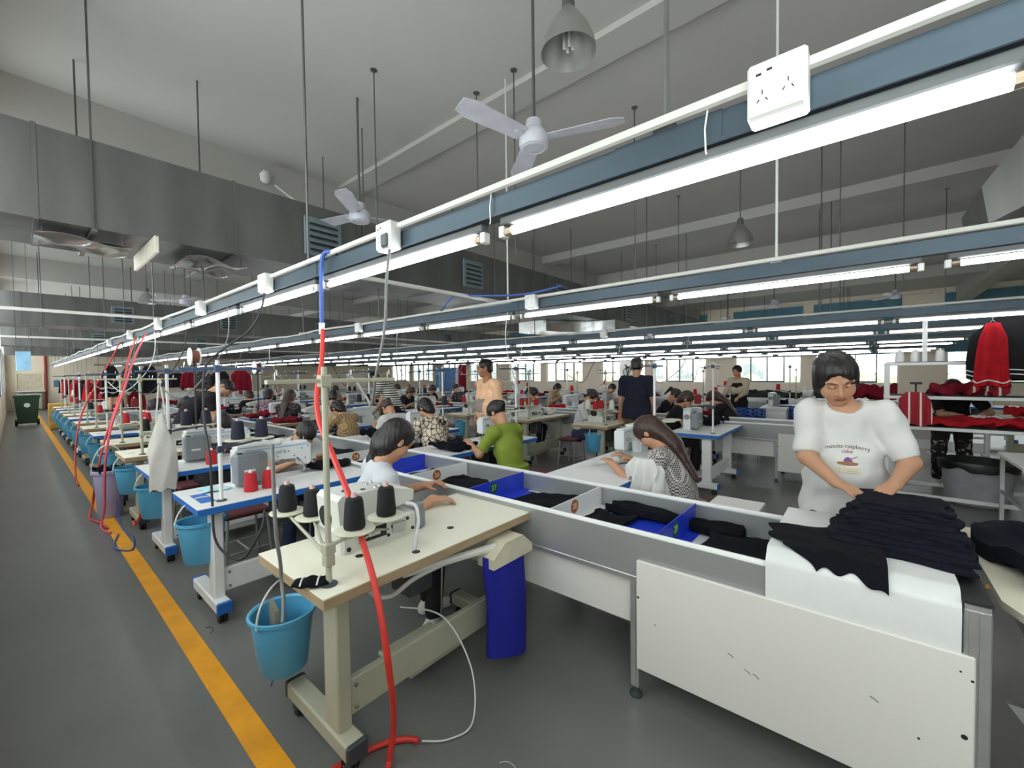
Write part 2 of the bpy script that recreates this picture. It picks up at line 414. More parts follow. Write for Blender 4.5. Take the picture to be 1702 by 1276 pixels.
m.build('slots', M_blk, sock0); MB().box(.02, -.0345, .014, .04, -.031, .042, .002).build('switch', M_white, sock0)
nt = 0
for ri, Y in enumerate(RAILS):
    xe = -27.5
    r = thing('light_rail', 'long blue grey steel lighting rail hung on rods, the %s row from the camera side' % RNAME[ri], 'rail', (0, Y, 0), 0, 'steel lighting rails')
    m = MB(); m.box(xe, -.028, 2.108, XR, .028, 2.112); m.box(xe, -.03, 2.108, XR, -.027, 2.178); m.box(xe, .027, 2.108, XR, .03, 2.178)
    m.box(xe, -.036, 2.104, XR, -.028, 2.112)
    for k in range(14):
        x = -.41-2.1*k
        m.box(x-.14, -.033, 2.110, x+.14, -.0295, 2.180)
    m.build('trunking', M_galvb, r)
    for k in range(14):
        x = -.41-2.1*k
        if ri > 3 and k > 9: break
        q = MB(); q.rod((x, -.012, 2.17), (x, -.012, HC), .0075, 6); q.box(x-.03, -.03, 2.178, x+.03, .03, 2.19); q.build('hanger_rod', M_pvc if (ri, k) in ((1, 0), (1, 1)) else M_rodm, r)
    pts = []
    for k in range(60):
        x = XR-k*.5; pts.append((x, Y-.045, 2.197+(.012*sin(k*1.7)+.01*sin(k*.6) if k > 14 else 0)))
    tag(MB().tube(pts, .0135, 8).build('air_pipe', M_pvc, None), 'white plastic air pipe running along the %s lighting rail' % RNAME[ri], 'pipe', 'white pipes along the rails')
    for k in range(21 if ri < 4 else 17):
        if ri > 5 and k > 12: break
        x = (-.38, -.41, -.48, -.5, -.58, -.52, -.5, -.45)[ri]+1.33*(1-k)
        lab = 'lit white fluorescent tube, %s from the right end of the %s lighting rail' % (ORD[k], RNAME[ri])
        if nt == 0: o = tube0; o.location = (x, Y, 2.052); o['label'] = lab; o['group'] = 'fluorescent tubes on the rails'
        else: copy_tree(tube0, (x, Y, 2.052), 0, lab, 'fluorescent tubes on the rails')
        nt += 1
ns = 0
for ri, xs in ((0, (-.15, -1.62, -3.02, -4.5, -6.2, -8.0, -10)), (1, (-2.2, -5.0)), (2, (-3.2,))):
    for j, x in enumerate(xs):
        lab = 'white power socket box, %s from the right on the %s lighting rail' % (ORD[j], RNAME[ri])
        loc = (x, RAILS[ri]-.062, 2.155)
        if ns == 0: o = sock0; o.location = loc; o['label'] = lab; o['group'] = 'socket boxes on the rails'
        else: copy_tree(sock0, loc, 0, lab, 'socket boxes on the rails')
        ns += 1
# cable ties on the near rail
for x, l in ((-.3, 'white cable tie round the nearest rail left of the big socket box'), (-1.02, 'white cable tie round the nearest rail above the gap between two tubes')):
    m = MB(); m.tube([(x, 1.11, 2.185), (x-.006, 1.108, 2.14), (x-.004, 1.108, 2.085), (x, 1.1, 2.075)], .0022, 5); tag(m.build('cable_tie', M_white, None), l, 'cable tie')
for x, y0, y1, l in ((-2.7, 1.2, 3.4, 'white pipe crossing from the nearest rail to the second rail'), (-6.3, Y0+.01, 1.4, 'white pipe crossing from the left windows to the nearest rail'), (-10.5, Y0+.01, 3.0, 'white pipe crossing high over the far part of the left aisle'), (-7.0, 3, 8, 'white pipe crossing between the second and fourth rails'), (-12.6, 3, 11, 'white pipe crossing the far middle of the hall between rails')):
    tag(MB().rod((x, y0, 2.23), (x, y1, 2.23), .016).build('cross_pipe', M_pvc, None), l, 'pipe', 'white pipes crossing the hall')
# ducts along y
vent_bm = None
def duct(x, y0, y1, z0, z1, wd, vents, lab, flap=False):
    r = thing('air_duct', lab, 'duct', (x, 0, 0), 0, 'galvanised air ducts')
    m = MB(); m.box(-wd, y0, z0, 0, y1, z1)
    y = y0+.35
    while y < y1:
        m.box(-wd-.008, y-.012, z0-.008, .008, y+.012, z1+.008); y += 1.15
    m.build('casing', M_galv, r)
    for vy in vents:
        f = MB(); f.box(.0, vy-.19, z0+.12, .03, vy+.19, z1-.12, .008); vo = f.build('vent', mat('grey vent frame', (118, 132, 138), rough=.5, metal=.3), r)
        s = MB()
        for k in range(5):
            zz = z0+.17+k*.062
            s.prism([(.031-.004, zz), (.05, zz-.012), (.052, zz-.006), (.031, zz+.02)], 'y', vy-.14, vy+.14)
        s.build('louvre', mat('dark louvre', (52, 58, 62), rough=.5, metal=.3), vo)
    y = max(y0, -.2)+.6
    while y < min(y1, 19):
        q = MB(); q.rod((.02, y, z0-.02), (.02, y, HC), .007, 6); q.rod((-wd-.02, y, z0-.02), (-wd-.02, y, HC), .007, 6); q.box(-wd-.04, y-.015, z0-.03, .04, y+.015, z0-.012)
        q.build('hanger_rod', M_rodm, r); y += 2.1
    return r
d1 = duct(-4.2, Y0+.02, 19.5, 2.61, 3.23, .85, (2.05, 4.16, 6.4, 9.2, 12, 15), 'large galvanised air duct crossing overhead, the one nearest the camera')
duct(-12.5, Y0+.02, 19.5, 2.61, 3.23, .85, (1.6, 3.6, 6.0, 8.6, 11), 'galvanised air duct crossing overhead, second from the camera')
duct(-20.8, Y0+.02, 19.5, 2.61, 3.23, .85, (2, 5, 8), 'galvanised air duct crossing overhead, third from the camera')
duct(-29.0, Y0+.02, 19.5, 2.61, 3.23, .85, (2,), 'galvanised air duct crossing overhead, the farthest one')
# shiny plates added for the bright reflecting patches of the near duct underside
M_foil = mat('shiny sheet metal', (196, 198, 198), rough=.22, metal=.95, var=.15, scale=4, bump=.25, bscale=6)
for i, (y0, y1, x0, x1, l) in enumerate(((.12, .62, -4.75, -4.3, 'added shiny plate for the reflections under the near duct, the leftmost plate'), (.95, 1.4, -4.9, -4.3, 'added shiny plate for the reflections under the near duct, just left of the nearest rail'))):
    m = MB(); m.sheet(lambda u, v: (x0+(x1-x0)*u, y0+(y1-y0)*v, 2.545+.03*sin(u*7+i)*sin(v*6)), 14, 14, .004)
    r = thing('reflection_plate', l, 'shiny plate', (0, 0, 0)); m.build('plate', M_foil, r)
    q = MB()
    for xx in (x0+.04, x1-.04):
        for yy in (y0+.04, y1-.04): q.rod((xx, yy, 2.54), (xx, yy, 2.612), .004, 5)
    q.build('strap', M_rodm, r)
r = thing('duct_flap', 'open cream sheet metal flap hanging below the near duct', 'flap', (-4.4, .72, 2.6))
MB().box(-.5, -.012, -.12, .35, .012, .005, .003).build('panel', mat('cream sheet', (214, 206, 190), rough=.5), r); MB().rod((-.5, 0, .005), (.35, 0, .005), .008).build('hinge', M_chrome, r)
r = thing('air_duct', 'short galvanised duct elbow high at the right edge above the second rail', 'duct', (1.0, 5.0, 0))
m = MB(); m.prism([(-.28, 2.66), (1.2, 3.4), (1.2, 4.0), (.9, 4.0), (-.1, 3.3), (-.32, 2.95)], 'y', -.1, .8); m.build('casing', M_galv, r)
MB().box(.3, -.12, 3.05, .34, .82, 4.2).build('strap', M_rodm, r)
# curved bright duct elbow over the third rail
r = thing('air_duct', 'curved galvanised duct elbow under the near duct far down the hall', 'duct', (-4.9, 8.1, 0))
m = MB(); vs = []; n = 14
for i in range(n+1):
    a = pi/2*i/n
    for rad in (1.0, 1.7):
        for z in (2.38, 2.6): vs.append((.4-rad*cos(a)+.6, rad*sin(a)-1.2, z))
fs = []
for i in range(n):
    a = 4*i; fs += [(a, a+4, a+6, a+2), (a+1, a+3, a+7, a+5), (a, a+1, a+5, a+4), (a+2, a+6, a+7, a+3)]
fs += [(0, 2, 3, 1), (4*n, 4*n+1, 4*n+3, 4*n+2)]; m.add(vs, fs); m.build('casing', M_foil, r)
# fans
M_fan = mat('pale lilac fan enamel', (200, 200, 210), rough=.4)
def fan_proto():
    r = thing('ceiling_fan', 'x', 'fan')
    MB().rod((0, 0, .1), (0, 0, HC-3.0), .011).build('down_rod', M_rodm, r)
    MB().lathe([(.02, .16), (.05, .15), (.06, .09), (.03, .08)], 16).build('canopy', M_fan, r)
    MB().lathe([(.03, .085), (.08, .075), (.098, .04), (.1, .0), (.092, -.025), (.07, -.034), (.066, -.03), (.02, -.032)], 24).build('motor', M_fan, r)
    for k in range(3):
        m = MB(); vs = []
        for i in range(7):
            t = i/6; x = .1+.48*t; w_ = .055+.02*t; z = .03-.0*t
            for s in (-1, 1):
                for d in (0, .004): vs.append((x, s*w_*(1 if i < 6 else .6), z+s*.012+d))
        fs = []
        for i in range(6):
            a = 4*i; fs += [(a, a+4, a+6, a+2), (a+1, a+3, a+7, a+5), (a, a+1, a+5, a+4), (a+2, a+6, a+7, a+3)]
        fs += [(0, 2, 3, 1), (24, 25, 27, 26)]; m.add(vs, fs); m.box(.06, -.018, .024, .16, .018, .032)
        m.xf(Matrix.Rotation(radians(120*k), 4, 'Z')); m.build('blade', M_fan, r)
    return r
fans = [(-1.68, 2.25, 20, 'white ceiling fan hanging above the nearest rail in the top middle'), (-3.75, 2.2, 75, 'white ceiling fan just in front of the near duct beside its vent'), (-1.67, 11.66, 40, 'white ceiling fan far off, above the standing woman by the back windows'), (.47, 12.1, 10, 'white ceiling fan far off, above the woman in the white printed shirt'), (-10.6, 2.3, 0, 'white ceiling fan beyond the near duct above the left aisle side'), (-5.9, 10.2, 50, 'white ceiling fan far off over the middle of the hall'), (-3.2, 14, 30, 'white ceiling fan far off, nearest the back windows'), (-13.6, 1.9, 15, 'white ceiling fan in front of the second duct')]
for i, (x, y, a, l) in enumerate(fans):
    if i == 0: f0 = fan_proto(); f0.location = (x, y, 3.05); f0.rotation_euler.z = radians(a); f0['label'] = l; f0['group'] = 'ceiling fans'
    else: copy_tree(f0, (x, y, 3.05), radians(a), l, 'ceiling fans')
M_shade = mat('spun aluminium shade', (176, 176, 172), rough=.35, metal=.8)
def lamp_proto():
    r = thing('pendant_lamp', 'x', 'lamp')
    prof = [(.035, .2), (.04, .19), (.07, .15), (.11, .09), (.14, .02), (.15, -.03), (.147, -.032), (.136, .018), (.105, .085), (.065, .142), (.03, .185)]
    MB().lathe(prof, 28).build('shade', M_shade, r); MB().lathe([(.02, .28), (.032, .27), (.036, .19), (.02, .185)], 14).build('lamp_socket', M_rodm, r)
    b = MB()
    for dx, dy in ((-.016, -.016), (.016, -.016), (.016, .016), (-.016, .016)): b.rod((dx, dy, .17), (dx, dy, -.01), .0085, 8)
    b.build('bulb', mat('unlit white bulb', (214, 212, 204), rough=.4), r)
    MB().rod((0, 0, .27), (0, 0, HC-3.08), .006).build('suspension_rod', M_rodm, r)
    return r
lamps = [(-1.24, 1.98, 'big bell shaped pendant lamp at the top centre, seen from below'), (-1.16, 5.65, 'bell shaped pendant lamp beyond the nearest rail on the right'), (-11.2, 1.8, 'bell shaped pendant lamp in front of the second duct'), (-7.8, 8.6, 'bell shaped pendant lamp far off over the middle rails'), (-4.6, 12.4, 'bell shaped pendant lamp far off near the back windows')]
for i, (x, y, l) in enumerate(lamps):
    if i == 0: l0 = lamp_proto(); l0.location = (x, y, 3.3); l0['label'] = l; l0['group'] = 'unlit pendant lamps'
    else:
        o = copy_tree(l0, (x, y, 3.08), 0, l, 'unlit pendant lamps')
# ceiling camera on the beam
r = thing('security_camera', 'small white camera bracket on the ceiling beam above the near duct', 'camera', (-5.62, 2.05, 3.95))
MB().lathe([(.01, .05), (.06, .05), (.055, -.02), (.03, -.05), (.01, -.055)], 16).build('dome', M_white, r); MB().box(-.08, -.03, .04, .03, .03, .09, .005).build('bracket', M_white, r)
tag(MB().rod((-5.6, 2.15, 3.9), (-5.3, 3.0, 3.3), .012).build('conduit', M_pvc, None), 'thin white conduit slanting down from the camera bracket', 'conduit')
# loose hanging rods with plates between the beams
for i, (x, y, z) in enumerate(((-2.84, 2.9, 2.9), (-2.38, 2.9, 2.6), (-3.3, 2.1, 2.7), (-1.8, 4.1, 2.4), (.3, 6.2, 2.4), (-.6, 8.6, 2.6), (.9, 9.0, 2.5), (-.2, 5.2, 2.3), (-2.2, 6.6, 2.5), (-3.4, 8.8, 2.5))):
    m = MB().rod((x, y, z), (x, y, HC), .006, 6); m.lathe([(.03, HC-.006), (.03, HC-.001)], 10, (x, y, 0))
    tag(m.build('suspension_rod', M_rodm, None), 'bare thin steel rod hanging from the ceiling, %s from the left' % ORD[[2, 1, 0, 4, 9, 7, 8, 6, 3, 5].index(i) if False else sorted(range(10), key=lambda q: (-2.84, -2.38, -3.3, -1.8, .3, -.6, .9, -.2, -2.2, -3.4)[q]/(1+(2.9, 2.9, 2.1, 4.1, 6.2, 8.6, 9, 5.2, 6.6, 8.8)[q])).index(i)], 'rod', 'bare ceiling rods')
# ================================================================== CONVEYORS
M_lam = mat('grey laminated side board', (158, 161, 161), rough=.35, metal=.5, var=.07, scale=2, stretch=(.2, 1, 1))
M_rim = mat('rounded white rim', (222, 224, 222), rough=.35, var=.03)
M_panel = mat('white panel board', (208, 206, 200), rough=.4, var=.02, scale=1.5)
M_alu = mat('aluminium profile', (186, 188, 188), rough=.35, metal=.75, var=.08)
M_tray = mat('pale tray floor', (206, 210, 214), rough=.5, var=.04)
def conveyor(y0, y1, xe, lab, xs=0.0, detail=True):
    r = thing('sorting_conveyor', lab, 'conveyor', (xs, 0, 0), 0, 'long sorting conveyors')
    for yy, s in ((y0, 1), (y1, -1)):
        m = MB(); m.box(xe, yy, .585, .235, yy+s*.02, .79); m.build('side_board', M_lam, r)
        MB().rod((xe, yy+s*.012, .79), (-.28, yy+s*.012, .79), .014, 10).build('rim', M_rim, r)
        q = MB(); q.box(xe, yy-s*.005, .56, .235, yy+s*.03, .585, .003); q.build('lower_rail', M_alu, r)
        MB().box(xe, yy+s*.03, .34, -.84, yy+s*.045, .565).build('apron_board', M_panel, r)
    MB().box(xe, y0+.02, .645, .235, y1-.02, .66).build('tray_floor', M_tray, r)
    x = -.83
    while x > xe:
        for yy, s in ((y0, 1), (y1, -1)):
            m = MB(); m.box(x-.02, yy+s*.0, .05, x+.02, yy+s*.04, .585, .003); m.box(x-.008, yy-s*.003, .06, x+.008, yy, .58); m.build('leg', M_alu, r)
            q = MB(); q.lathe([(.03, 0), (.03, .012), (.012, .02), (.012, .06)], 12, (x, yy+s*.02, 0)); q.build('levelling_foot', M_dkalu, r)
        MB().box(x-.018, y0+.04, .2, x+.018, y1-.04, .24).build('cross_bar', M_alu, r)
        x -= 2.4
    # end unit: white front boards, folded cover and aluminium end frame
    for yy, s in ((y0, -1), (y1, 1)):
        m = MB(); m.box(-.81, yy, .16, .262, yy+s*.022, .672, .004); pn = m.build('end_panel', M_panel, r)
        q = MB()
        for px, pz, rr in ((-.80, .5, .006), (.24, .42, .008), (.255, .6, .004), (-.72, .4, .003), (.14, .36, .004), (.23, .62, .003)): q.lathe([(rr, 0), (rr, .001)], 12, (px, yy+s*.0225, pz), 'y')
        for ax, az in ((-.42, .40), (-.36, .36), (-.33, .355), (.02, .44)): q.tube([(ax, yy+s*.0228, az), (ax+.012, yy+s*.0228, az-.004), (ax+.022, yy+s*.0228, az-.012)], .0012, 5)
        q.build('screw_hole', M_blk, pn)
    ym = [(y0-.012, .672), (y0-.012, .815), (y0+.03, .862), (y1-.03, .862), (y1+.012, .815), (y1+.012, .672)]
    m = MB(); vs = []; fs = []
    prof = []
    for i, (a, b) in enumerate(ym):
        if i in (1, 2, 3, 4):
            pa, pc = Vector(ym[i-1]), Vector(ym[i+1]); p = Vector((a, b)); d0 = (pa-p).normalized()*.012; d1 = (pc-p).normalized()*.012
            prof += [p+d0, p+d0*.3+d1*.3, p+d1]
        else: prof.append(Vector((a, b)))
    n = len(prof)
    for x in (-.29, .232):
        for p in prof: vs.append((x, p.x, p.y))
    for x in (-.29, .232):
        for i, p in enumerate(prof):
            vs.append((x, p.x+(.003 if p.x < (y0+y1)/2 else -.003), p.y-.003))
    for i in range(n-1):
        fs.append((i, i+1, n+i+1, n+i)); fs.append((2*n+i, 3*n+i, 3*n+i+1, 2*n+i+1)); fs.append((i, 2*n+i, 2*n+i+1, i+1)); fs.append((n+i, n+i+1, 3*n+i+1, 3*n+i))
    m.add(vs, fs); m.build('end_cover', mat('grey white sheet cover', (206, 208, 206), rough=.4, var=.03), r)
    for yy in (y0, y1):
        s = 1 if yy == y0 else -1
        m = MB(); m.box(.236, yy-.012*s, .03, .296, yy+.03*s, .815, .004)
        for zz in (.25, .272): m.box(zz-.003, yy-.015*s, .03, zz+.003, yy-.0115*s, .81)
        m.build('end_post', M_alu, r)
        MB().lathe([(.032, 0), (.032, .012), (.014, .02), (.014, .05)], 12, (.266, yy+.01*s, 0)).build('levelling_foot', M_dkalu, r)
    m = MB(); m.box(.238, y0-.01, .80, .294, y1+.01, .832, .004); m.box(.238, y0+.03, .3, .294, y1-.03, .34); m.build('end_beam', M_alu, r)
    MB().box(.234, y0-.016, .833, .298, y0+.2, .841).build('black_cap', M_blk, r)
    return r
conveyor(1.862, 2.52, -26, 'long grey sided sorting conveyor with the white end cover, nearest the camera')
conveyor(6.72, 7.38, -26, 'second long sorting conveyor, its white end behind the woman in the printed shirt', -.1)
conveyor(11.5, 12.15, -24, 'long sorting conveyor, the third one from the camera', -.6)
# numbered dividers across the near conveyor
M_blu = mat('blue acrylic sheet', (38, 62, 196), rough=.25, var=.06)
M_wacr = mat('white acrylic sheet', (226, 228, 228), rough=.25, var=.02)
M_org = mat('brown orange sticker', (164, 92, 44), rough=.5); M_grn = mat('dark green sticker', (18, 84, 56), rough=.5)
M_lite = mat('lettering', (240, 226, 200), rough=.5)
for n, x, col in ((24, -3.85, 'w'), (25, -3.2, 'b'), (26, -2.62, 'w'), (27, -2.0, 'b'), (28, -1.34, 'w'), (29, -.74, 'b')):
    M_ = M_wacr if col == 'w' else M_blu
    r = thing('divider_plate', '%s divider plate across the conveyor trough, numbered %d on a %s disc' % ('white' if col == 'w' else 'blue', n, 'brown' if col == 'w' else 'green'), 'divider', (x, 0, 0), 0, 'numbered conveyor dividers')
    m = MB(); m.prism([(1.885, .662), (2.495, .662), (2.495, .79), (1.91, .79), (1.885, .77)], 'x', -.003, .003); m.prism([(1.885, .662), (2.495, .662), (2.495, .666), (1.885, .666)], 'x', -.003, .06); m.build('plate', M_, r)
    if n in (25,): continue
    d = MB().lathe([(.041, 0), (.041, .0012)], 24, (.0032, 2.16, .74), 'x').build('number_disc', M_org if col == 'w' else M_grn, r)
    text(str(n), .052, 'number', M_lite if col == 'w' else mat('green white lettering', (190, 232, 150), rough=.5), d, (.0048, 2.16, .74), (pi/2, 0, pi/2), .0003)
# blue acrylic liners in the trough
for i, (x, l, l2) in enumerate(((-1.03, .5, 'blue plastic liner sheet in the trough, nearer the white end cover'), (-2.05, .4, 'blue plastic liner sheet in the trough behind the front cream table'))):
    tag(MB().box(x-l/2, 1.9, .661, x+l/2, 2.46, .6635).build('liner_sheet', M_blu, None), l2, 'liner')
# folded navy garments in the trough
M_navy = mat('navy knit fabric', (13, 16, 29), rough=.92, var=.3, scale=14, bump=.5, bscale=160, spec=.2)
M_navy2 = mat('black navy knit fabric', (10, 12, 20), rough=.95, var=.3, scale=14, bump=.5, bscale=160, spec=.2)
def cloth(name, lab, cat, x, y, z, w_, d, rz, seed, M_, th=.014, amp=.008, group=None, drape=None, jag=.03):
    rnd = random.Random(seed); ph = [rnd.uniform(0, 6) for _ in range(6)]
    def fn(u, v):
        X = (u-.5)*w_; Y = (v-.5)*d
        X += jag*sin(7*v+ph[0])*abs(2*u-1); Y += jag*sin(6*u+ph[1])*abs(2*v-1)
        Z = th+amp*(sin(9*u+3*v+ph[2])+sin(13*v-4*u+ph[3])+.5*sin(23*u+17*v+ph[4]))+amp*1.6
        if drape: Z += drape(X, Y)
        return (X, Y, max(Z, .002+th) if not drape else Z)
    m = MB(); m.sheet(fn, 26, 22, th); m.xf(Matrix.Translation((x, y, z)) @ Matrix.Rotation(rz, 4, 'Z'))
    return tag(m.build(name, M_, None, 60), lab, cat, group)
G = 'navy pieces in the conveyor trough'
cloth('garment_piece', 'dark navy folded piece in the trough beyond divider 26', 'garment', -2.75, 2.2, .662, .45, .5, .1, 1, M_navy2, .02, .005, G)
cloth('garment_piece', 'dark navy folded piece in the trough between dividers 26 and 27', 'garment', -2.34, 2.18, .662, .42, .46, -.1, 2, M_navy2, .02, .005, G)
cloth('garment_piece', 'dark navy folded piece in the trough between dividers 27 and 28', 'garment', -1.62, 2.2, .662, .4, .5, .2, 3, M_navy2, .02, .005, G)
cloth('garment_piece', 'small dark navy piece on the blue liner between dividers 28 and 29', 'garment', -1.13, 2.16, .666, .26, .36, .3, 4, M_navy2, .02, .004, G)
cloth('garment_piece', 'dark navy piece in the trough between divider 29 and the white end cover', 'garment', -.46, 2.16, .662, .34, .44, -.15, 5, M_navy2, .03, .006, G)
cloth('garment_piece', 'dark navy strip along the far side of the trough beside divider 29', 'garment', -.85, 2.42, .668, .75, .11, .0, 6, M_navy2, .04, .008, G, jag=.01)
cloth('garment_piece', 'dark navy piece in the trough near divider 24', 'garment', -3.55, 2.2, .662, .4, .5, .1, 7, M_navy, .03, .014, G)
for i in range(6):
    cloth('garment_piece', 'dark folded piece in the far trough beyond divider 24, %s from it' % ORD[i], 'garment', -4.6-1.0*i, 2.2, .662, .5, .5, .1*i, 20+i, (M_navy, M_navy2)[i % 2], .02, .006, G)
# big pile of navy garments on the end cover: every folded garment on its own
for k in range(10):
    z = .866+.0112*k; t = k/9
    d = .36-.08*t; y = 2.03+.30*t+d/2+random.uniform(-.012, .012); x = .10+.03*t+random.uniform(-.012, .012); w_ = .42-.14*t
    rnd = random.Random(50+k); ph = [rnd.uniform(0, 6) for _ in range(5)]
    def fn(u, v):
        X = (u-.5)*w_+.012*sin(9*v+ph[0]); Y = (v-.5)*d+.010*sin(11*u+ph[1])
        e = min(1, 7*min(u, 1-u), 7*min(v, 1-v)); Z = .001*sin(14*u+ph[2])+.001*sin(17*v+9*u+ph[3])-.005*(1-e)**2
        return (X, Y, Z+.0108)
    m = MB(); m.sheet(fn, 22, 16, .0102); m.xf(Matrix.Translation((x, y, z)) @ Matrix.Rotation(-.04+random.uniform(-.05, .05), 4, 'Z'))
    lab = 'folded navy garment in the pile on the white end cover, %s' % ('topmost under her hands' if k == 9 else 'bottommost' if k == 0 else ORD[k]+' from the bottom')
    tag(m.build('folded_garment', M_navy, None, 50), lab, 'garment', 'pile of navy garments on the end cover')
# piece lying left of the pile, its corner reaching over the chamfered edge
def fdr(u, v):
    xl = -.13-.18*v-.05*sin(pi*v)+.012*sin(17*v); yl = 1.845+.275*v-.03*sin(pi*v)
    xr = .065-.012*v; yr = 1.825+.475*v
    X = xl+(xr-xl)*u; Y = yl+(yr-yl)*u-.02*sin(pi*u)*(1-v)*-1+.008*sin(15*u)*(1-v)
    z = .874+.003*(1+sin(12*u+6*v))+.002*sin(20*v+7*u)
    if Y < 1.892: z -= 1.12*(1.892-Y)
    return (X, Y, z)
r = MB(); r.sheet(fdr, 34, 34, .006)
tag(r.build('draped_garment', M_navy2, None, 60), 'dark navy piece left of the pile, its corner over the white cover edge', 'garment')
# cream side table to the right with a navy garment
M_cream = mat('cream laminate', (226, 222, 200), rough=.45, var=.03, scale=3)
M_wood = mat('brown board edge', (164, 143, 112), rough=.6, var=.12, stretch=(1, 1, 4))
r = thing('side_table', 'cream topped side table at the right edge, standing against the conveyor end', 'table', (0, 0, 0))
MB().prism([(.34, 2.86), (.34, 2.02), (.40, 1.86), (1.2, 1.86), (1.2, 2.86)], 'z', .775, .80).build('tabletop', M_cream, r)
m = MB(); m.box(.38, 1.92, .72, 1.15, 1.95, .775).box(.38, 2.78, .72, 1.15, 2.81, .775).box(.38, 1.95, .72, .41, 2.78, .775); m.build('frame', M_alu, r)
for x in (.40, 1.13):
    for y in (1.935, 2.795): MB().box(x-.02, y-.02, 0, x+.02, y+.02, .72).build('leg', M_alu, r)
m = MB(); vs = [(.34, 1.93, .52), (.38, 1.93, .52), (.74, 1.93, .0), (.70, 1.93, .0)]; m.add([(x, y+d, z) for d in (0, .02) for x, y, z in vs], [(0, 1, 2, 3), (7, 6, 5, 4), (0, 4, 5, 1), (1, 5, 6, 2), (2, 6, 7, 3), (3, 7, 4, 0)]); m.build('brace', M_alu, r)
cloth('draped_garment', 'navy garment heaped on the cream side table at the right edge', 'garment', .68, 2.42, .802, .6, .62, .1, 31, M_navy, .06, .014, None)
cloth('draped_garment', 'dark cloth on the lower shelf bar under the cream side table', 'garment', .62, 2.0, .5, .3, .2, .3, 32, M_navy2, .03, .012, None)
tag(MB().box(.45, 1.9, .47, 1.1, 2.2, .499, .004).build('shelf_board', M_alu, None), 'metal shelf board under the cream side table', 'shelf')
r = thing('low_carton', 'flat white box lying behind the far side of the near conveyor', 'box', (-.62, 2.85, 0)); MB().box(-.14, -.2, .52, .14, .2, .7, .006).build('box', M_cream, r); MB().box(-.142, -.202, .66, .142, .202, .705, .004).build('lid', M_panel, r)
m = MB(); m.box(-.16, -.22, .49, .16, .22, .518); [m.box(a, b, 0, a+.03, b+.03, .49) for a in (-.16, .13) for b in (-.22, .19)]
tag(m.xf(Matrix.Translation((-.62, 2.85, 0))).build('low_stand', M_alu, None), 'low metal stand under the flat white box behind the conveyor', 'stand')
# ================================================================== WORKSTATIONS
M_btop = mat('white laminate top', (222, 223, 222), rough=.4, var=.02)
M_bedge = mat('blue table edge', (34, 104, 184), rough=.45, var=.06)
M_wleg = mat('white painted steel', (224, 226, 226), rough=.4, var=.04)
M_gleg = mat('beige grey painted steel', (172, 172, 152), rough=.45, var=.07, scale=4)
M_ctop = mat('cream worktop', (228, 226, 208), rough=.5, var=.025, scale=3)
def caster(par, x, y):
    m = MB(); m.lathe([(.006, -.011), (.027, -.011), (.03, -.006), (.03, .006), (.027, .011), (.006, .011)], 16, (x, y-.014, .03), 'y'); m.lathe([(.006, -.011), (.027, -.011), (.03, -.006), (.03, .006), (.027, .011), (.006, .011)], 16, (x, y+.014, .03), 'y')
    o = m.build('caster', M_blk, par)
    q = MB(); q.rod((x, y-.03, .03), (x, y+.03, .03), .006, 8); q.lathe([(.02, .055), (.024, .075), (.012, .095)], 12, (x, y, 0)); q.build('caster_fork', M_chrome, o)
def table(kind, L=1.26, W=.61, top=.76):
    """sewing table: long axis y, operator on -x"""
    r = thing('sewing_table', 'x', 'table')
    tm, em, lm = (M_btop, M_bedge, M_wleg) if kind == 'blue' else (M_ctop, M_wood, M_gleg)
    m = MB(); t = .045
    m.box(-W/2, -L/2, top-t, W/2, L/2, top-.003, .003); tb = m.build('table_edge', em, r)
    MB().box(-W/2+.001, -L/2+.001, top-.006, W/2-.001, L/2-.001, top, .001).build('tabletop', tm, r)
    for s in (-1, 1):
        y = s*(L/2-.13)
        m = MB(); m.box(.08, y-.03, .13, .19, y+.03, top-t, .006)
        m.build('leg', lm, r)
        m = MB(); m.box(-.27, y-.04, .07, .27, y+.04, .14, .008); f = m.build('foot', lm, r)
        for sx in (-1, 1): MB().box(sx*.262, y-.043, .068, sx*.285, y+.043, .143, .006).build('foot_cap', M_bedge if kind == 'blue' else M_dkalu, f)
        q = MB(); q.box(-.2, y-.02, top-t-.03, .24, y+.02, top-t); q.build('top_bracket', lm, r)
        for sx in (-.22, .22): caster(r, sx, y)
    m = MB(); m.box(.13, -L/2+.16, .16, .165, L/2-.16, .31, .006); c = m.build('cross_bar', lm, r)
    q = MB()
    for s in (-1, 1):
        for z in (.19, .28): q.lathe([(.009, 0), (.009, .006), (.005, .008)], 8, (.165, s*(L/2-.19), z), 'x')
    q.build('bolt', M_chrome, c)
    m = MB(); m.box(-.16, -.14, .10, .12, .2, .125, .008); p = m.build('treadle', lm, r)
    MB().rod((.0, .15, .12), (.02, .15, top-.2), .006, 6).build('pedal_rod', M_chrome, p)
    m = MB(); m.box(-.07, -.12, top-.3, .09, .04, top-t-.01, .02); m.build('motor', mat('dark motor casing', (60, 62, 66), rough=.5), r)
    return r
M_mach = mat('white sewing machine enamel', (222, 226, 226), rough=.3, var=.02, coat=.2)
M_mgrey = mat('grey machine casing', (126, 132, 138), rough=.45, var=.05)
M_mblue = mat('pale blue machine trim', (150, 186, 212), rough=.4)
M_logo = mat('blue lettering', (70, 110, 160), rough=.4)
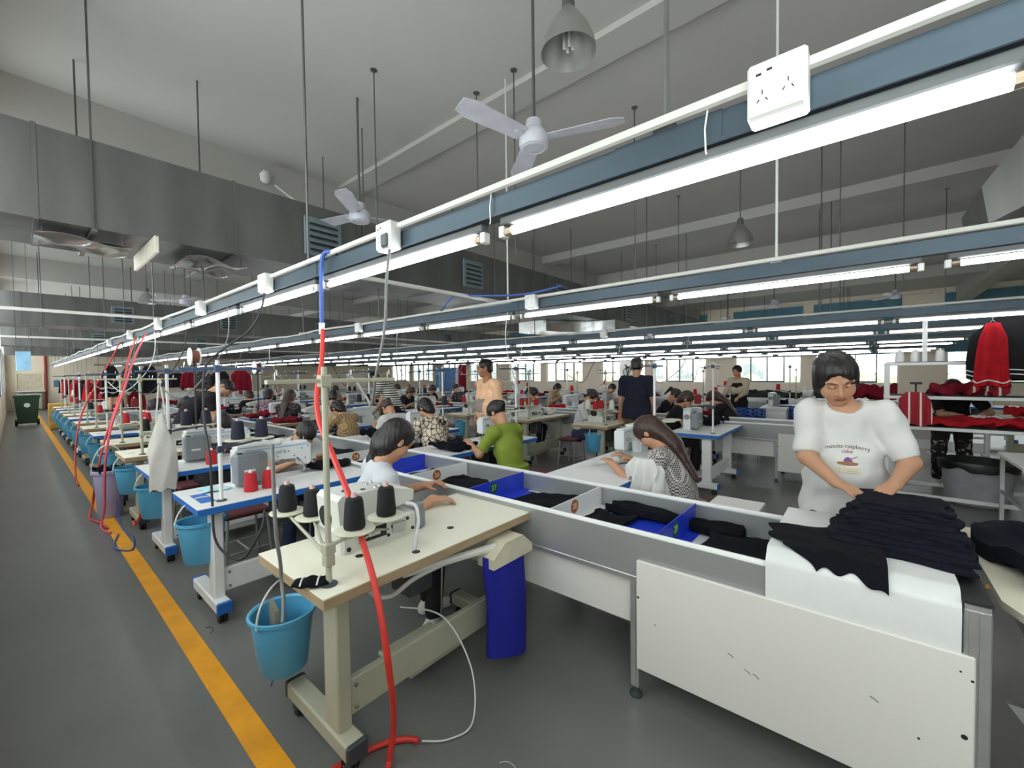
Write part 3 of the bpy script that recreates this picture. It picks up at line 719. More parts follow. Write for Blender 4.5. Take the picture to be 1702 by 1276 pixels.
def lockstitch(word=True):
    r = thing('sewing_machine', 'x', 'sewing machine')
    def pr(m, x0, x1, poly, c=.008):
        m.prism(poly, 'x', x0, x1); return m
    m = MB()
    poly = [(-.27, .005), (-.12, .005), (-.11, .13), (-.085, .15), (.17, .135), (.19, .11), (.195, .075), (.255, .075), (.27, .09), (.275, .235), (.26, .25), (-.25, .265), (-.27, .25)]
    for x0, x1, sc in ((-.048, .048, 1.0),):
        vs = []; n = len(poly); cy, cz = 0, .16
        for xx, k in ((x0, .965), (x0+.008, 1), (x1-.008, 1), (x1, .965)):
            vs += [(xx, cy+(a-cy)*(1 if .965 == 1 else (1 if k == 1 else .985)), cz+(b-cz)*k) for a, b in poly]
        fs = []
        for j in range(3):
            for i in range(n): i2 = (i+1) % n; fs.append((j*n+i, j*n+i2, (j+1)*n+i2, (j+1)*n+i))
        fs += [tuple(range(n-1, -1, -1)), tuple(3*n+i for i in range(n))]; m.add(vs, fs)
    body = m.build('arm', M_mach, r)
    MB().box(-.09, -.29, -.012, .09, .29, .006, .004).build('bed_plate', M_mach, r)
    MB().box(-.055, -.26, .258, .055, .05, .285, .012).box(-.04, .05, .247, .04, .255, .268, .01).build('top_cover', M_mach, r)
    m = MB(); m.box(.0485, -.2, .236, .0497, .262, .246); m.box(-.0497, -.2, .236, -.0485, .262, .246); m.build('trim_strip', M_mblue, body)
    m = MB(); m.box(.05, -.29, .02, .15, -.085, .235, .012); cb = m.build('control_box', M_mgrey, r)
    MB().box(.1505, -.14, .03, .152, -.095, .22).build('side_label', mat('olive label', (120, 124, 116), rough=.5), cb)
    MB().box(.1505, -.24, .11, .1525, -.17, .125, .0006).build('name_plate', M_white, cb)
    MB().lathe([(.016, 0), (.016, .006), (.01, .009)], 14, (.1, -.25, .235)).build('oil_cap', M_blk, cb)
    MB().lathe([(.02, 0), (.055, .004), (.06, .02), (.055, .035), (.02, .04)], 24, (0, -.272, .17), 'y').xf(Matrix.Identity(4)).build('hand_wheel', M_mgrey, r)
    MB().rod((0, .23, .08), (0, .23, .015), .005, 8).build('needle_bar', M_chrome, r)
    m = MB(); m.rod((.018, .23, .08), (.018, .23, .02), .004, 8); m.box(-.012, .205, .012, .022, .262, .018, .002); m.build('presser_foot', M_chrome, r)
    m = MB(); m.tube(spline([(.05, .16, .14), (.075, .19, .1), (.06, .22, .05), (.03, .235, .03)], 5), .005, 6); m.build('knee_lifter_arm', M_chrome, r)
    m = MB()
    for yy, zz in ((.1, .2), (.14, .16), (.2, .21), (.225, .13), (.25, .22), (-.02, .2), (.02, .17)): m.lathe([(.005, 0), (.005, .0015)], 8, (.0484, yy, zz), 'x')
    m.build('screw', M_blk, body)
    m = MB()
    for yy in (.14, .2, .235): m.rod((0, yy, .262), (0, yy, .3), .0035, 6); m.lathe([(.008, .282), (.008, .288)], 8, (0, yy, 0))
    m.build('thread_guide', M_chrome, r)
    MB().rod((-.048, .2, .17), (-.075, .2, .17), .016, 12).build('tension_dial', M_chrome, r)
    if word: text('JACK', .036, 'lettering', M_logo, body, (.0487, .045, .2), (pi/2, 0, pi/2), .0004)
    return r
M_over = mat('white overlock enamel', (206, 208, 202), rough=.35, var=.04)
def overlock():
    r = thing('overlock_machine', 'x', 'sewing machine')
    m = MB(); m.box(-.14, -.2, -.02, .13, .2, .1, .012); base = m.build('base', M_over, r)
    m = MB(); m.prism([(-.19, .1), (.05, .1), (.06, .13), (.2, .15), (.205, .2), (.03, .245), (-.18, .25), (-.2, .23)], 'x', -.1, .1); m.build('upper_arm', M_over, r)
    MB().box(-.15, .16, .0, .11, .27, .075, .006).build('cloth_plate', M_mgrey, r)
    MB().box(.09, .2, .005, .135, .245, .13, .006).build('side_cover', M_mgrey, r)
    m = MB(); m.box(.131, -.12, .03, .134, .02, .085)
    for yy, zz, rr in ((-.17, .02, .01), (.06, .06, .013), (.1, .04, .014), (.14, .075, .008), (-.16, .075, .007), (.03, .025, .008), (.17, .02, .008)): m.lathe([(rr, 0), (rr, .006)], 12, (.13, yy, zz), 'x')
    m.build('gear_opening', M_blk, base)
    m = MB(); m.tube([(.14, -.1, .05), (.15, -.04, .075), (.15, .02, .06)], .006, 6); m.box(.132, -.08, .05, .15, -.02, .07, .003); m.box(.132, .05, .03, .146, .12, .075, .003); m.build('linkage', M_chrome, base)
    MB().lathe([(.02, 0), (.06, .006), (.065, .025), (.05, .04)], 22, (-.03, -.2, .15), 'y').build('hand_wheel', M_blk, r)
    m = MB()
    for k in range(4): m.lathe([(.012, 0), (.014, .012), (.006, .022)], 12, (-.06+.04*k, .06-.05*(k % 2), .225+.006*(k % 2)))
    m.build('tension_knob', M_chrome, r)
    m = MB(); m.lathe([(.018, 0), (.018, .006)], 14, (.02, -.12, .247)); m.lathe([(.012, 0), (.012, .005)], 12, (.05, -.05, .244)); m.build('oil_window', M_blk, r)
    m = MB(); m.box(-.07, .17, .12, .01, .19, .19, .004); m.rod((-.02, .2, .16), (-.02, .2, .09), .005); m.build('needle_unit', M_chrome, r)
    return r
def cone(col, name):
    M_ = mat(name, col, rough=.75, var=.1, stretch=(1, 1, 12), scale=30, bump=.3, bscale=200)
    r = thing('thread_cone', 'x', 'thread cone')
    MB().lathe([(.018, .0), (.041, .002), (.043, .012), (.036, .105), (.032, .122), (.02, .128), (.012, .128)], 24).build('yarn', M_, r)
    MB().lathe([(.014, -.0), (.013, .128), (.009, .146), (.004, .146)], 14).build('core', mat('pink core', (212, 178, 172), rough=.6) if sum(col) < 200 else M_white, r)
    return r
def stand(top=.84, reach=.3, blue=False, plates=((.03, .2, .33), (.03, .38, .33))):
    """thread stand clamped at the table corner: pole, top guide arm, spool plates"""
    r = thing('thread_stand', 'x', 'thread stand'); M_ = M_pvc
    MB().rod((0, 0, .006), (0, 0, top), .0115, 10).build('pole', M_gleg if not blue else M_wleg, r)
    MB().lathe([(.03, 0), (.03, .005), (.018, .01)], 16).build('base_plate', M_dkalu, r)
    mb = M_bedge if blue else M_gleg
    m = MB(); m.box(-.012, -.2, top-.06, .012, .3, top-.045, .002); m.box(-.018, -.02, top-.075, .018, .02, top-.03, .003); g = m.build('guide_arm', mat('dark blue guide arm', (62, 82, 112), rough=.5) if blue else M_gleg, r)
    q = MB()
    for yy in (-.17, .1, .27): q.tube([(0, yy, top-.05), (0, yy, top-.02), (.012, yy, top-.012), (.012, yy, top-.03)], .0022, 5)
    q.build('thread_eye', M_chrome, g)
    for qi, (x, y, z) in enumerate(plates):
        m = MB(); d = Vector((x, y, 0)); m.tube([(0, 0, z-.02), (x, y, z-.02)], .007, 6); m.box(-.017-.001*qi, -.017-.001*qi, z-.04-.002*qi, .017+.001*qi, .017+.001*qi, z-.002*qi, .003); m.build('spool_arm', mat('navy steel arm', (44, 56, 78), rough=.5) if blue else M_gleg, r)
        p = MB().lathe([(.005, z-.014), (.078, z-.012), (.082, z-.006), (.076, z-.003), (.005, z)], 24, (x, y, 0)).build('spool_plate', mat('cream spool plate', (206, 206, 184), rough=.5), r)
    return r
M_bk = mat('sky blue bucket plastic', (88, 168, 206), rough=.4, var=.03)
def bucket(M_=None, name='bucket'):
    r = thing('bucket', 'x', 'bucket')
    MB().lathe([(.005, .0), (.095, .0), (.1, .006), (.13, .25), (.142, .252), (.144, .268), (.134, .27), (.126, .262), (.096, .012), (.005, .012)], 32, open_=True).build('tub', M_ or M_bk, r)
    m = MB(); m.tube([(0, .14*cos(a), .25+.16*sin(a)) for a in [pi*i/16 for i in range(17)]], .005, 6); m.build('handle', M_pvc, r)
    for s in (-1, 1): MB().lathe([(.012, 0), (.012, .012)], 10, (0, s*.138-(.006 if s > 0 else -.006)*0, .25), 'y').build('handle_lug', M_ or M_bk, r)
    return r
def stool():
    r = thing('stool', 'x', 'stool')
    MB().box(-.16, -.17, .42, .16, .17, .46, .014).build('seat', mat('red brown seat pad', (92, 38, 42), rough=.7), r)
    for a in (-1, 1):
        for b in (-1, 1): MB().rod((a*.13, b*.14, .42), (a*.16, b*.17, 0), .011, 8).build('leg', M_alu, r)
    m = MB(); [m.rod((a*.15, -.155, .15), (a*.15, .155, .15), .007, 6) for a in (-1, 1)]; m.rod((-.15, 0, .15), (.15, 0, .15), .007, 6); m.build('stretcher', M_alu, r)
    return r
PROTO = {}
def put(key, maker, label, loc, rz=0., group=None, **kw):
    if key not in PROTO:
        o = PROTO[key] = maker(**kw); o.location = loc; o.rotation_euler.z = rz; o['label'] = label
        if group: o['group'] = group
        return o
    return copy_tree(PROTO[key], loc, rz, label, group)
CONES = {'black': ((18, 20, 26), 'black navy yarn'), 'red': ((186, 30, 42), 'red yarn'), 'navy': ((26, 28, 50), 'dark navy yarn'), 'white': ((232, 232, 230), 'white yarn'), 'maroon': ((126, 24, 40), 'maroon yarn')}
def put_cone(col, label, loc, group):
    return put('cone_'+col, lambda: cone(*CONES[col]), label, loc, 0, group)
def xy(o, x, y):
    c, s = cos(o[2]), sin(o[2]); return (o[0]+c*x-s*y, o[1]+s*x+c*y)
# ------------------------------------------------------------------ station placement
ROWS = {
 'A': dict(rz=0, y=1.31, where='in the yellow line row', grp='yellow line row'),
 'B': dict(rz=pi, y=3.38, where='behind the nearest conveyor', grp='row behind the nearest conveyor'),
 'C': dict(rz=0, y=6.08, where='before the second conveyor', grp='row before the second conveyor'),
 'D': dict(rz=pi, y=8.04, where='behind the second conveyor', grp='row behind the second conveyor'),
 'E': dict(rz=0, y=10.86, where='before the third conveyor', grp='row before the third conveyor'),
 'F': dict(rz=pi, y=12.8, where='behind the third conveyor', grp='row behind the third conveyor')}
# (row, x, table kind, machine kind, cone colours, bucket, stool)
ST = [('A', -1.755, 'beige', 'over0', (), 0, 0), ('A', -3.32, 'blue', 'lock', ('navy', 'navy'), 1, 1), ('A', -4.68, 'blue', 'lock', ('navy', 'navy'), 1, 1)]
ak = ['beige over', 'beige over', 'blue lock', 'beige over', 'beige lock', 'blue lock', 'beige over', 'beige over', 'blue lock', 'beige over']
ac = [('black', 'black'), ('red', 'red', 'red'), ('black', 'maroon'), ('red', 'maroon'), ('black', 'white'), ('red', 'red'), ('maroon', 'black'), ('red', 'red'), ('white', 'red'), ('maroon', 'red')]
for i in range(10):
    t, k = ak[i].split(); ST.append(('A', -5.85-1.22*i, t, k, ac[i], 1, i < 4))
ST += [('B', -1.6, 'blueL', 'lock', (), 0, 1), ('B', -3.36, 'blueL', 'lock', (), 0, 1), ('B', -4.75, 'blueL', 'lock', ('navy',), 0, 1)]
for i in range(9): ST.append(('B', -6.2-1.35*i, ('blue', 'beige')[i % 2], ('lock', 'over')[i % 2], (('black', 'navy'), ('red', 'maroon'), ('white', 'black'))[i % 3], 0, i < 3))
ST += [('C', -1.65, 'blue', 'lock', ('maroon',), 0, 1), ('C', -3.12, 'beige', 'over', ('red', 'red', 'white', 'white'), 1, 1), ('C', -4.55, 'beige', 'over', ('red', 'red', 'red'), 0, 1)]
for i in range(8): ST.append(('C', -6.0-1.5*i, ('beige', 'blue')[i % 2], ('over', 'lock')[i % 2], (('red', 'white'), ('black', 'navy'))[i % 2], i == 0, i < 2))
for i in range(7): ST.append(('D', -2.15-1.55*i, ('blue', 'beige')[i % 2], ('lock', 'over')[i % 2], (('red',), ('red', 'white'))[i % 2], 0, i < 3))
for i in range(8): ST.append(('E', -1.4-1.7*i, ('blue', 'beige')[i % 2], ('lock', 'over')[i % 2], (('red',), ('red', 'white'))[i % 2], 0, 0))
for i in range(7): ST.append(('F', -1.2-1.9*i, ('beige', 'blue')[i % 2], ('over', 'lock')[i % 2], (('white',), ('red',))[i % 2], 0, 0))
cnt = {}
for row, x, tk, mk, cones, bk, sl in ST:
    R = ROWS[row]; i = cnt.get(row, 0); cnt[row] = i+1
    big = tk == 'blueL'; o = (x, R['y'], R['rz'])
    nth = '%s from the right %s' % (ORD[i], R['where']) if row != 'A' else '%s from the camera %s' % (ORD[i], R['where'])
    tl = {'b': 'blue edged white sewing table', 'e': 'brown edged cream sewing table'}['b' if tk[0:2] == 'bl' else 'e']
    put(tk, table, '%s, %s' % (tl, nth), (x, R['y'], 0), R['rz'], 'sewing tables of the '+R['grp'], kind='blue' if tk[:2] == 'bl' else 'beige', L=1.44 if big else 1.26)
    if mk == 'lock':
        m_ = xy(o, .1, -.4) if big else xy(o, -.17, -.04)
        put('lock', lockstitch, 'white lockstitch sewing machine, %s' % nth, (m_[0], m_[1], .76), R['rz'], 'lockstitch machines of the '+R['grp'])
    else:
        m_ = (-1.865, 1.1) if mk == 'over0' else xy(o, -.1, -.05)
        put('over', overlock, 'squat white overlock machine, %s' % nth, (m_[0], m_[1], .76), R['rz'], 'overlock machines of the '+R['grp'])
    if mk == 'over0': continue
    blue = tk[:2] == 'bl'
    s_ = xy(o, .2, -.48) if row != 'B' or not big else xy(o, -.02, -.66)
    big_ = i >= 3 or row in 'CDEF'
    key = ('standb' if blue else 'stand')+('4' if len(cones) > 2 else '2')
    pl = ((-.23, .17, .35), (-.23, .32, .35)) if blue else ((-.2, .06, .22), (-.2, .24, .22), (-.02, .24, .22), (-.38, .15, .22))
    if len(cones) <= 2: pl = pl[:2]
    put(key, stand, 'tall thread stand at the table %s' % nth, (s_[0], s_[1], .76), R['rz'], 'thread stands of the '+R['grp'], top=.89 if blue else .82, blue=blue, plates=pl)
    for q, c in enumerate(cones):
        cx, cy, cz = pl[min(q, len(pl)-1)]
        pos = xy((s_[0], s_[1], R['rz']), cx, cy)
        put_cone(c, '%s thread cone, %s on the stand %s' % (c, ORD[q], nth), (pos[0], pos[1], .76+cz), 'thread cones of the '+R['grp'])
    if bk:
        b_ = xy(o, .02, -.545 if row == 'A' else -.52)
        put('bucket', bucket, 'sky blue bucket under the table %s' % nth, (b_[0], b_[1], .355), R['rz'], 'sky blue buckets')
    if sl:
        t_ = xy(o, -.62, -.12 if not big else -.3)
        put('stool', stool, 'red padded stool at the table %s' % nth, (t_[0], t_[1], 0), R['rz'], 'stools')
# ---- the front table: its stand, cones, bucket, sock, hose, suction bag
P0 = (-1.54, .745, .76)
stand0 = stand(top=.82, plates=((-.64, .11, .125), (-.5, .17, .115), (-.05, .135, .165), (-.09, .31, .165)))
stand0.location = P0; stand0['label'] = 'grey thread stand with four round plates on the front cream table'; stand0['group'] = 'thread stands'
for q, (cx, cy, cz) in enumerate(((-.64, .11, .125), (-.5, .17, .115), (-.05, .135, .165), (-.09, .31, .165))):
    put_cone('black', 'black thread cone on the front table stand, %s from the left' % ORD[q], (P0[0]+cx, P0[1]+cy, .76+cz), 'black cones on the front stand')
for q, (x, y) in enumerate(((-3.22, 1.03), (-3.225, 1.145))):
    put_cone('red', 'red thread cone standing on the second table, the %s one' % ('left' if q == 0 else 'right'), (x, y, .76), 'red cones on the second table')
put_cone('red', 'single red thread cone standing on the third table beside the control box', (-4.5, 1.13, .76), None)
put('bucket', bucket, 'sky blue plastic bucket hanging under the left corner of the front cream table', (-2.06, .775, .2), .4, 'sky blue buckets')
tag(MB().prism([(-2.14, .745), (-2.0, .72), (-1.99, .735), (-2.13, .76)], 'z', .3, .5).build('cardboard_sheet', mat('grey brown card', (120, 116, 102), rough=.9), None), 'grey brown card sheet standing inside the front blue bucket', 'card')
def sockf(u, v):
    a = (u-.5)*.13; b = (v-.5)*.075*(1-.35*abs(2*u-1)**2)
    return (a, b, .018+.016*cos(pi*(v-.5))*cos(pi*(u-.5))+.003*sin(16*u))
m = MB(); m.sheet(sockf, 16, 10, .008); m.xf(Matrix.Translation((-1.585, .70, .76)) @ Matrix.Rotation(.9, 4, 'Z'))
r = thing('cuff_cloth', 'small black knitted cuff with two white stripes beside the front pole foot', 'cuff', (0, 0, 0)); m.build('knit', M_navy2, r)
for k in (-.25, .2):
    q = MB(); q.tube([tuple(Vector(sockf(.5+k, v/12))+Vector((0, 0, .001))) for v in range(13)], .0036, 5); q.xf(Matrix.Translation((-1.585, .70, .76)) @ Matrix.Rotation(.9, 4, 'Z')); q.build('stripe', M_white, r)
M_clear = mat('clear grey hose', (206, 208, 206), rough=.25, var=.03)
def cable(name, pts, rad, M_, lab, cat='cable', n=7):
    return tag(MB().tube(spline(pts, 7), rad, n).build(name, M_, None, 60), lab, cat)
cable('suction_hose', [(-1.71, 1.22, .92), (-1.64, 1.22, .92), (-1.58, 1.19, .87), (-1.55, 1.15, .8), (-1.545, 1.14, .757)], .009, M_clear, 'clear hose arching from the front machine into the table top', 'hose')
for x, y in ((-1.52, 1.13), (-1.68, .95), (-1.62, 1.42)):
    tag(MB().lathe([(.018, 0), (.018, .0015)], 18, (x, y, .7602)).build('grommet', M_blk, None), 'black cable hole in the front cream table top, %s' % {-1.52: 'under the clear hose', -1.68: 'next to the red hose', -1.62: 'right of the machine'}[x], 'hole')
M_red = mat('red rubber hose', (206, 56, 48), rough=.4, var=.06)
M_bhose = mat('blue rubber hose', (58, 92, 170), rough=.4)
M_gcord = mat('grey cord', (120, 122, 122), rough=.5)
M_bcord = mat('black cord', (40, 42, 46), rough=.5)
r = thing('air_hose', 'red air hose with a blue upper piece hanging in front of the front table', 'hose')
MB().tube(spline([(-2.16, 1.10, 2.2), (-2.205, 1.08, 2.19), (-2.235, 1.08, 2.1), (-2.245, 1.08, 1.79)], 6), .011, 8).build('upper_hose', M_bhose, r)
MB().tube(spline([(-2.235, 1.08, 1.79), (-2.13, 1.02, 1.62), (-2.05, .955, 1.47), (-1.94, .91, 1.335), (-1.79, .90, 1.186), (-1.645, .895, 1.027), (-1.535, .88, .89), (-1.43, .862, .775), (-1.35, .85, .62), (-1.33, .86, .45), (-1.37, .9, .28), (-1.42, .93, .14), (-1.43, .92, .05), (-1.42, .905, .013), (-1.36, .83, .013), (-1.3, .74, .013)], 7), .0125, 8).build('red_hose', M_red, r)
MB().rod((-2.245, 1.08, 1.83), (-2.245, 1.08, 1.77), .016, 8).build('coupling', M_chrome, r)
cable('air_hose', [(-1.58, .66, .014), (-1.57, .78, .014), (-1.53, .93, .014), (-1.47, 1.02, .014), (-1.42, 1.05, .014)], .0125, M_red, 'red hose end lying on the floor under the front table', 'hose')
cable('air_tube', [(-1.41, 1.06, .012), (-1.33, 1.14, .01), (-1.3, 1.25, .03), (-1.38, 1.32, .2), (-1.55, 1.3, .38), (-1.75, 1.2, .40)], .004, M_clear, 'thin clear air tube from the red hose end up over the cross bar', 'tube')
cable('power_cable', [(-1.6, 1.08, 2.1), (-1.57, 1.04, 1.95), (-1.56, 1.02, 1.75), (-1.6, 1.0, 1.55), (-1.72, 1.05, 1.42), (-1.85, 1.1, 1.44), (-1.98, 1.12, 1.52), (-2.03, 1.1, 1.55)], .0065, M_gcord, 'grey power cord looping down from a near rail socket to the front stand')
tag(MB().box(-1.625, 1.045, 2.1, -1.575, 1.085, 2.16, .008).build('power_plug', mat('dark grey plug', (84, 92, 92), rough=.5), None), 'dark grey plug in a near rail socket above the front table', 'plug')
cable('power_cable', [(-1.65, .6, 1.3), (-1.64, .6, 1.0), (-1.66, .62, .86), (-1.68, .63, .78), (-1.64, .62, .72), (-1.6, .6, .66)], .007, M_gcord, 'grey cord hanging along the front corner of the front table')
cable('power_cable', [(-3.05, 1.09, 2.12), (-3.02, 1.06, 2.0), (-3.06, 1.0, 1.85), (-3.2, .88, 1.72), (-3.26, .8, 1.6), (-3.2, .77, 1.3), (-3.1, .77, 1.05), (-3.04, .76, .8), (-2.98, .76, .55), (-2.86, .85, .45), (-2.83, .95, .6), (-2.9, 1.0, .7)], .007, M_bcord, 'dark cord looping from the near rail down along the second table pole')
# suction bag
r = thing('suction_bag', 'deep blue cloth dust bag hanging at the back end of the front cream table', 'bag', (-1.44, 1.64, 0))
def bag(u, v):
    a = 2*pi*u; z = .08+.55*v; wx = .05*(1-.4*v)+.012; wy = .155*(.92+.08*v)
    return (wx*cos(a)*(1+.15*sin(3*a+6*v)), wy*sin(a)+.012*sin(5*v), z-.04*sin(a)*(1-v))
m = MB(); n = 28; k = 12; vs = [bag(i/n, j/k) for j in range(k+1) for i in range(n)]
fs = [(j*n+i, j*n+(i+1) % n, (j+1)*n+(i+1) % n, (j+1)*n+i) for j in range(k) for i in range(n)]+[tuple(range(n-1, -1, -1)), tuple(k*n+i for i in range(n))]
m.add(vs, fs); m.build('bag', mat('deep blue cloth', (18, 26, 142), rough=.85, var=.12, scale=6), r)
m = MB(); m.prism([(-.15, .58), (.16, .58), (.16, .62), (.08, .69), (-.06, .69), (-.15, .63)], 'x', -.055, .055); m.build('collector_hood', mat('cream plastic', (206, 200, 178), rough=.5), r)
MB().tube(spline([(-.0, -.06, .66), (-.04, -.2, .66), (-.12, -.34, .64), (-.2, -.5, .62)], 6), .02, 10).build('suction_pipe', M_pvc, r)
cable('suction_hose', [(-1.5, 1.42, .66), (-1.6, 1.2, .6), (-1.68, 1.1, .52), (-1.7, 1.0, .58), (-1.72, 1.0, .72)], .012, M_clear, 'clear hose sagging below the front table towards the dust bag', 'hose')
tag(MB().box(-1.8, 1.05, .55, -1.76, 1.12, .715, .004).build('bracket_plate', M_gleg, None), 'beige bracket plate hanging below the front table top', 'bracket')
# white cloth bag on the third table stand, pink bucket
def cloth_bag(u, v):
    a = 2*pi*u; z = -.56*v; w_ = .022+.05*min(1, v*2.2)+.02*sin(2.5*v)
    return (w_*.62*cos(a)*(1+.14*sin(4*a+9*v)), w_*sin(a)*(1+.12*sin(3*a+5*v)), z+.06*cos(a)*(1-v)*(v < .3)+.012*sin(6*a))
m = MB(); n = 30; k = 22; vs = [cloth_bag(i/n, j/k) for j in range(k+1) for i in range(n)]
m.add(vs, [(j*n+i, j*n+(i+1) % n, (j+1)*n+(i+1) % n, (j+1)*n+i) for j in range(k) for i in range(n)]+[tuple(range(n-1, -1, -1)), tuple(k*n+i for i in range(n))])
M_bag = mat('off white canvas', (214, 212, 206), rough=.9, var=.08, bump=.6, bscale=18)
r = thing('cloth_bag', 'off white canvas bag hanging by its straps at the end of the third table', 'bag', (-4.36, .76, 1.2)); m.build('bag', M_bag, r, 70)
q = MB()
for s in (-1, 1): q.tube(spline([(0, s*.03, -.02), (.01, s*.02, .14), (-.01, 0, .33), (0, s*-.01, .3)], 6), .006, 6)
q.build('strap', M_bag, r)
M_pink = mat('lilac pink bucket plastic', (202, 174, 206), rough=.4, var2=(168, 186, 224), scale=2)
b = bucket(M_pink); b.location = (-6.45, .66, 0); b.scale = (1.02, 1.02, 1.95); b['label'] = 'lilac pink plastic bucket at the end of the fourth table'; 
cloth('rag', 'dark rag heaped in the lilac pink bucket', 'cloth', -6.45, .66, .50, .2, .2, .3, 40, M_navy, .02, .014)
tag(cloth('face_mask', 'pale blue face mask lying on the second table behind the pole', 'mask', -3.45, .86, .762, .15, .09, .6, 41, mat('pale blue mask cloth', (170, 214, 220), rough=.8), .006, .004), 'pale blue face mask lying on the second table behind the pole', 'mask')
tag(MB().box(-3.42, .73, .7605, -3.15, .81, .7612).build('table_sticker', M_bedge, None), 'blue printed sticker on the end of the second table top', 'sticker')
# navy work pieces on row B tables, white strips
cloth('garment_piece', 'dark navy work piece on the blue edged table in front of the woman in green', 'garment', -3.3, 2.98, .762, .4, .36, .2, 42, M_navy2, .03, .014)
cloth('garment_piece', 'dark navy pile on the table in front of the woman in the patterned blouse', 'garment', -4.6, 3.0, .762, .45, .4, .2, 43, M_navy2, .05, .02)
cloth('garment_piece', 'dark navy piece under the needle of the second table machine', 'garment', -3.5, 1.72, .768, .2, .3, .2, 44, M_navy2, .02, .01)
for i in range(7):
    x = -1.66+.012*i; tag(MB().tube(spline([(x-.16, 3.0+.02*i, .764+.003*i), (x-.02, 3.2+.01*i, .77+.003*i), (x+.06, 3.4, .775), (x+.1, 3.5, .772)], 5), .006, 5).build('fabric_strip', mat('pale grey strip', (206, 204, 200), rough=.8), None), 'pale fabric strip on the blue edged table behind the conveyor, %s of the fan' % ORD[i], 'strip', 'pale fabric strips')
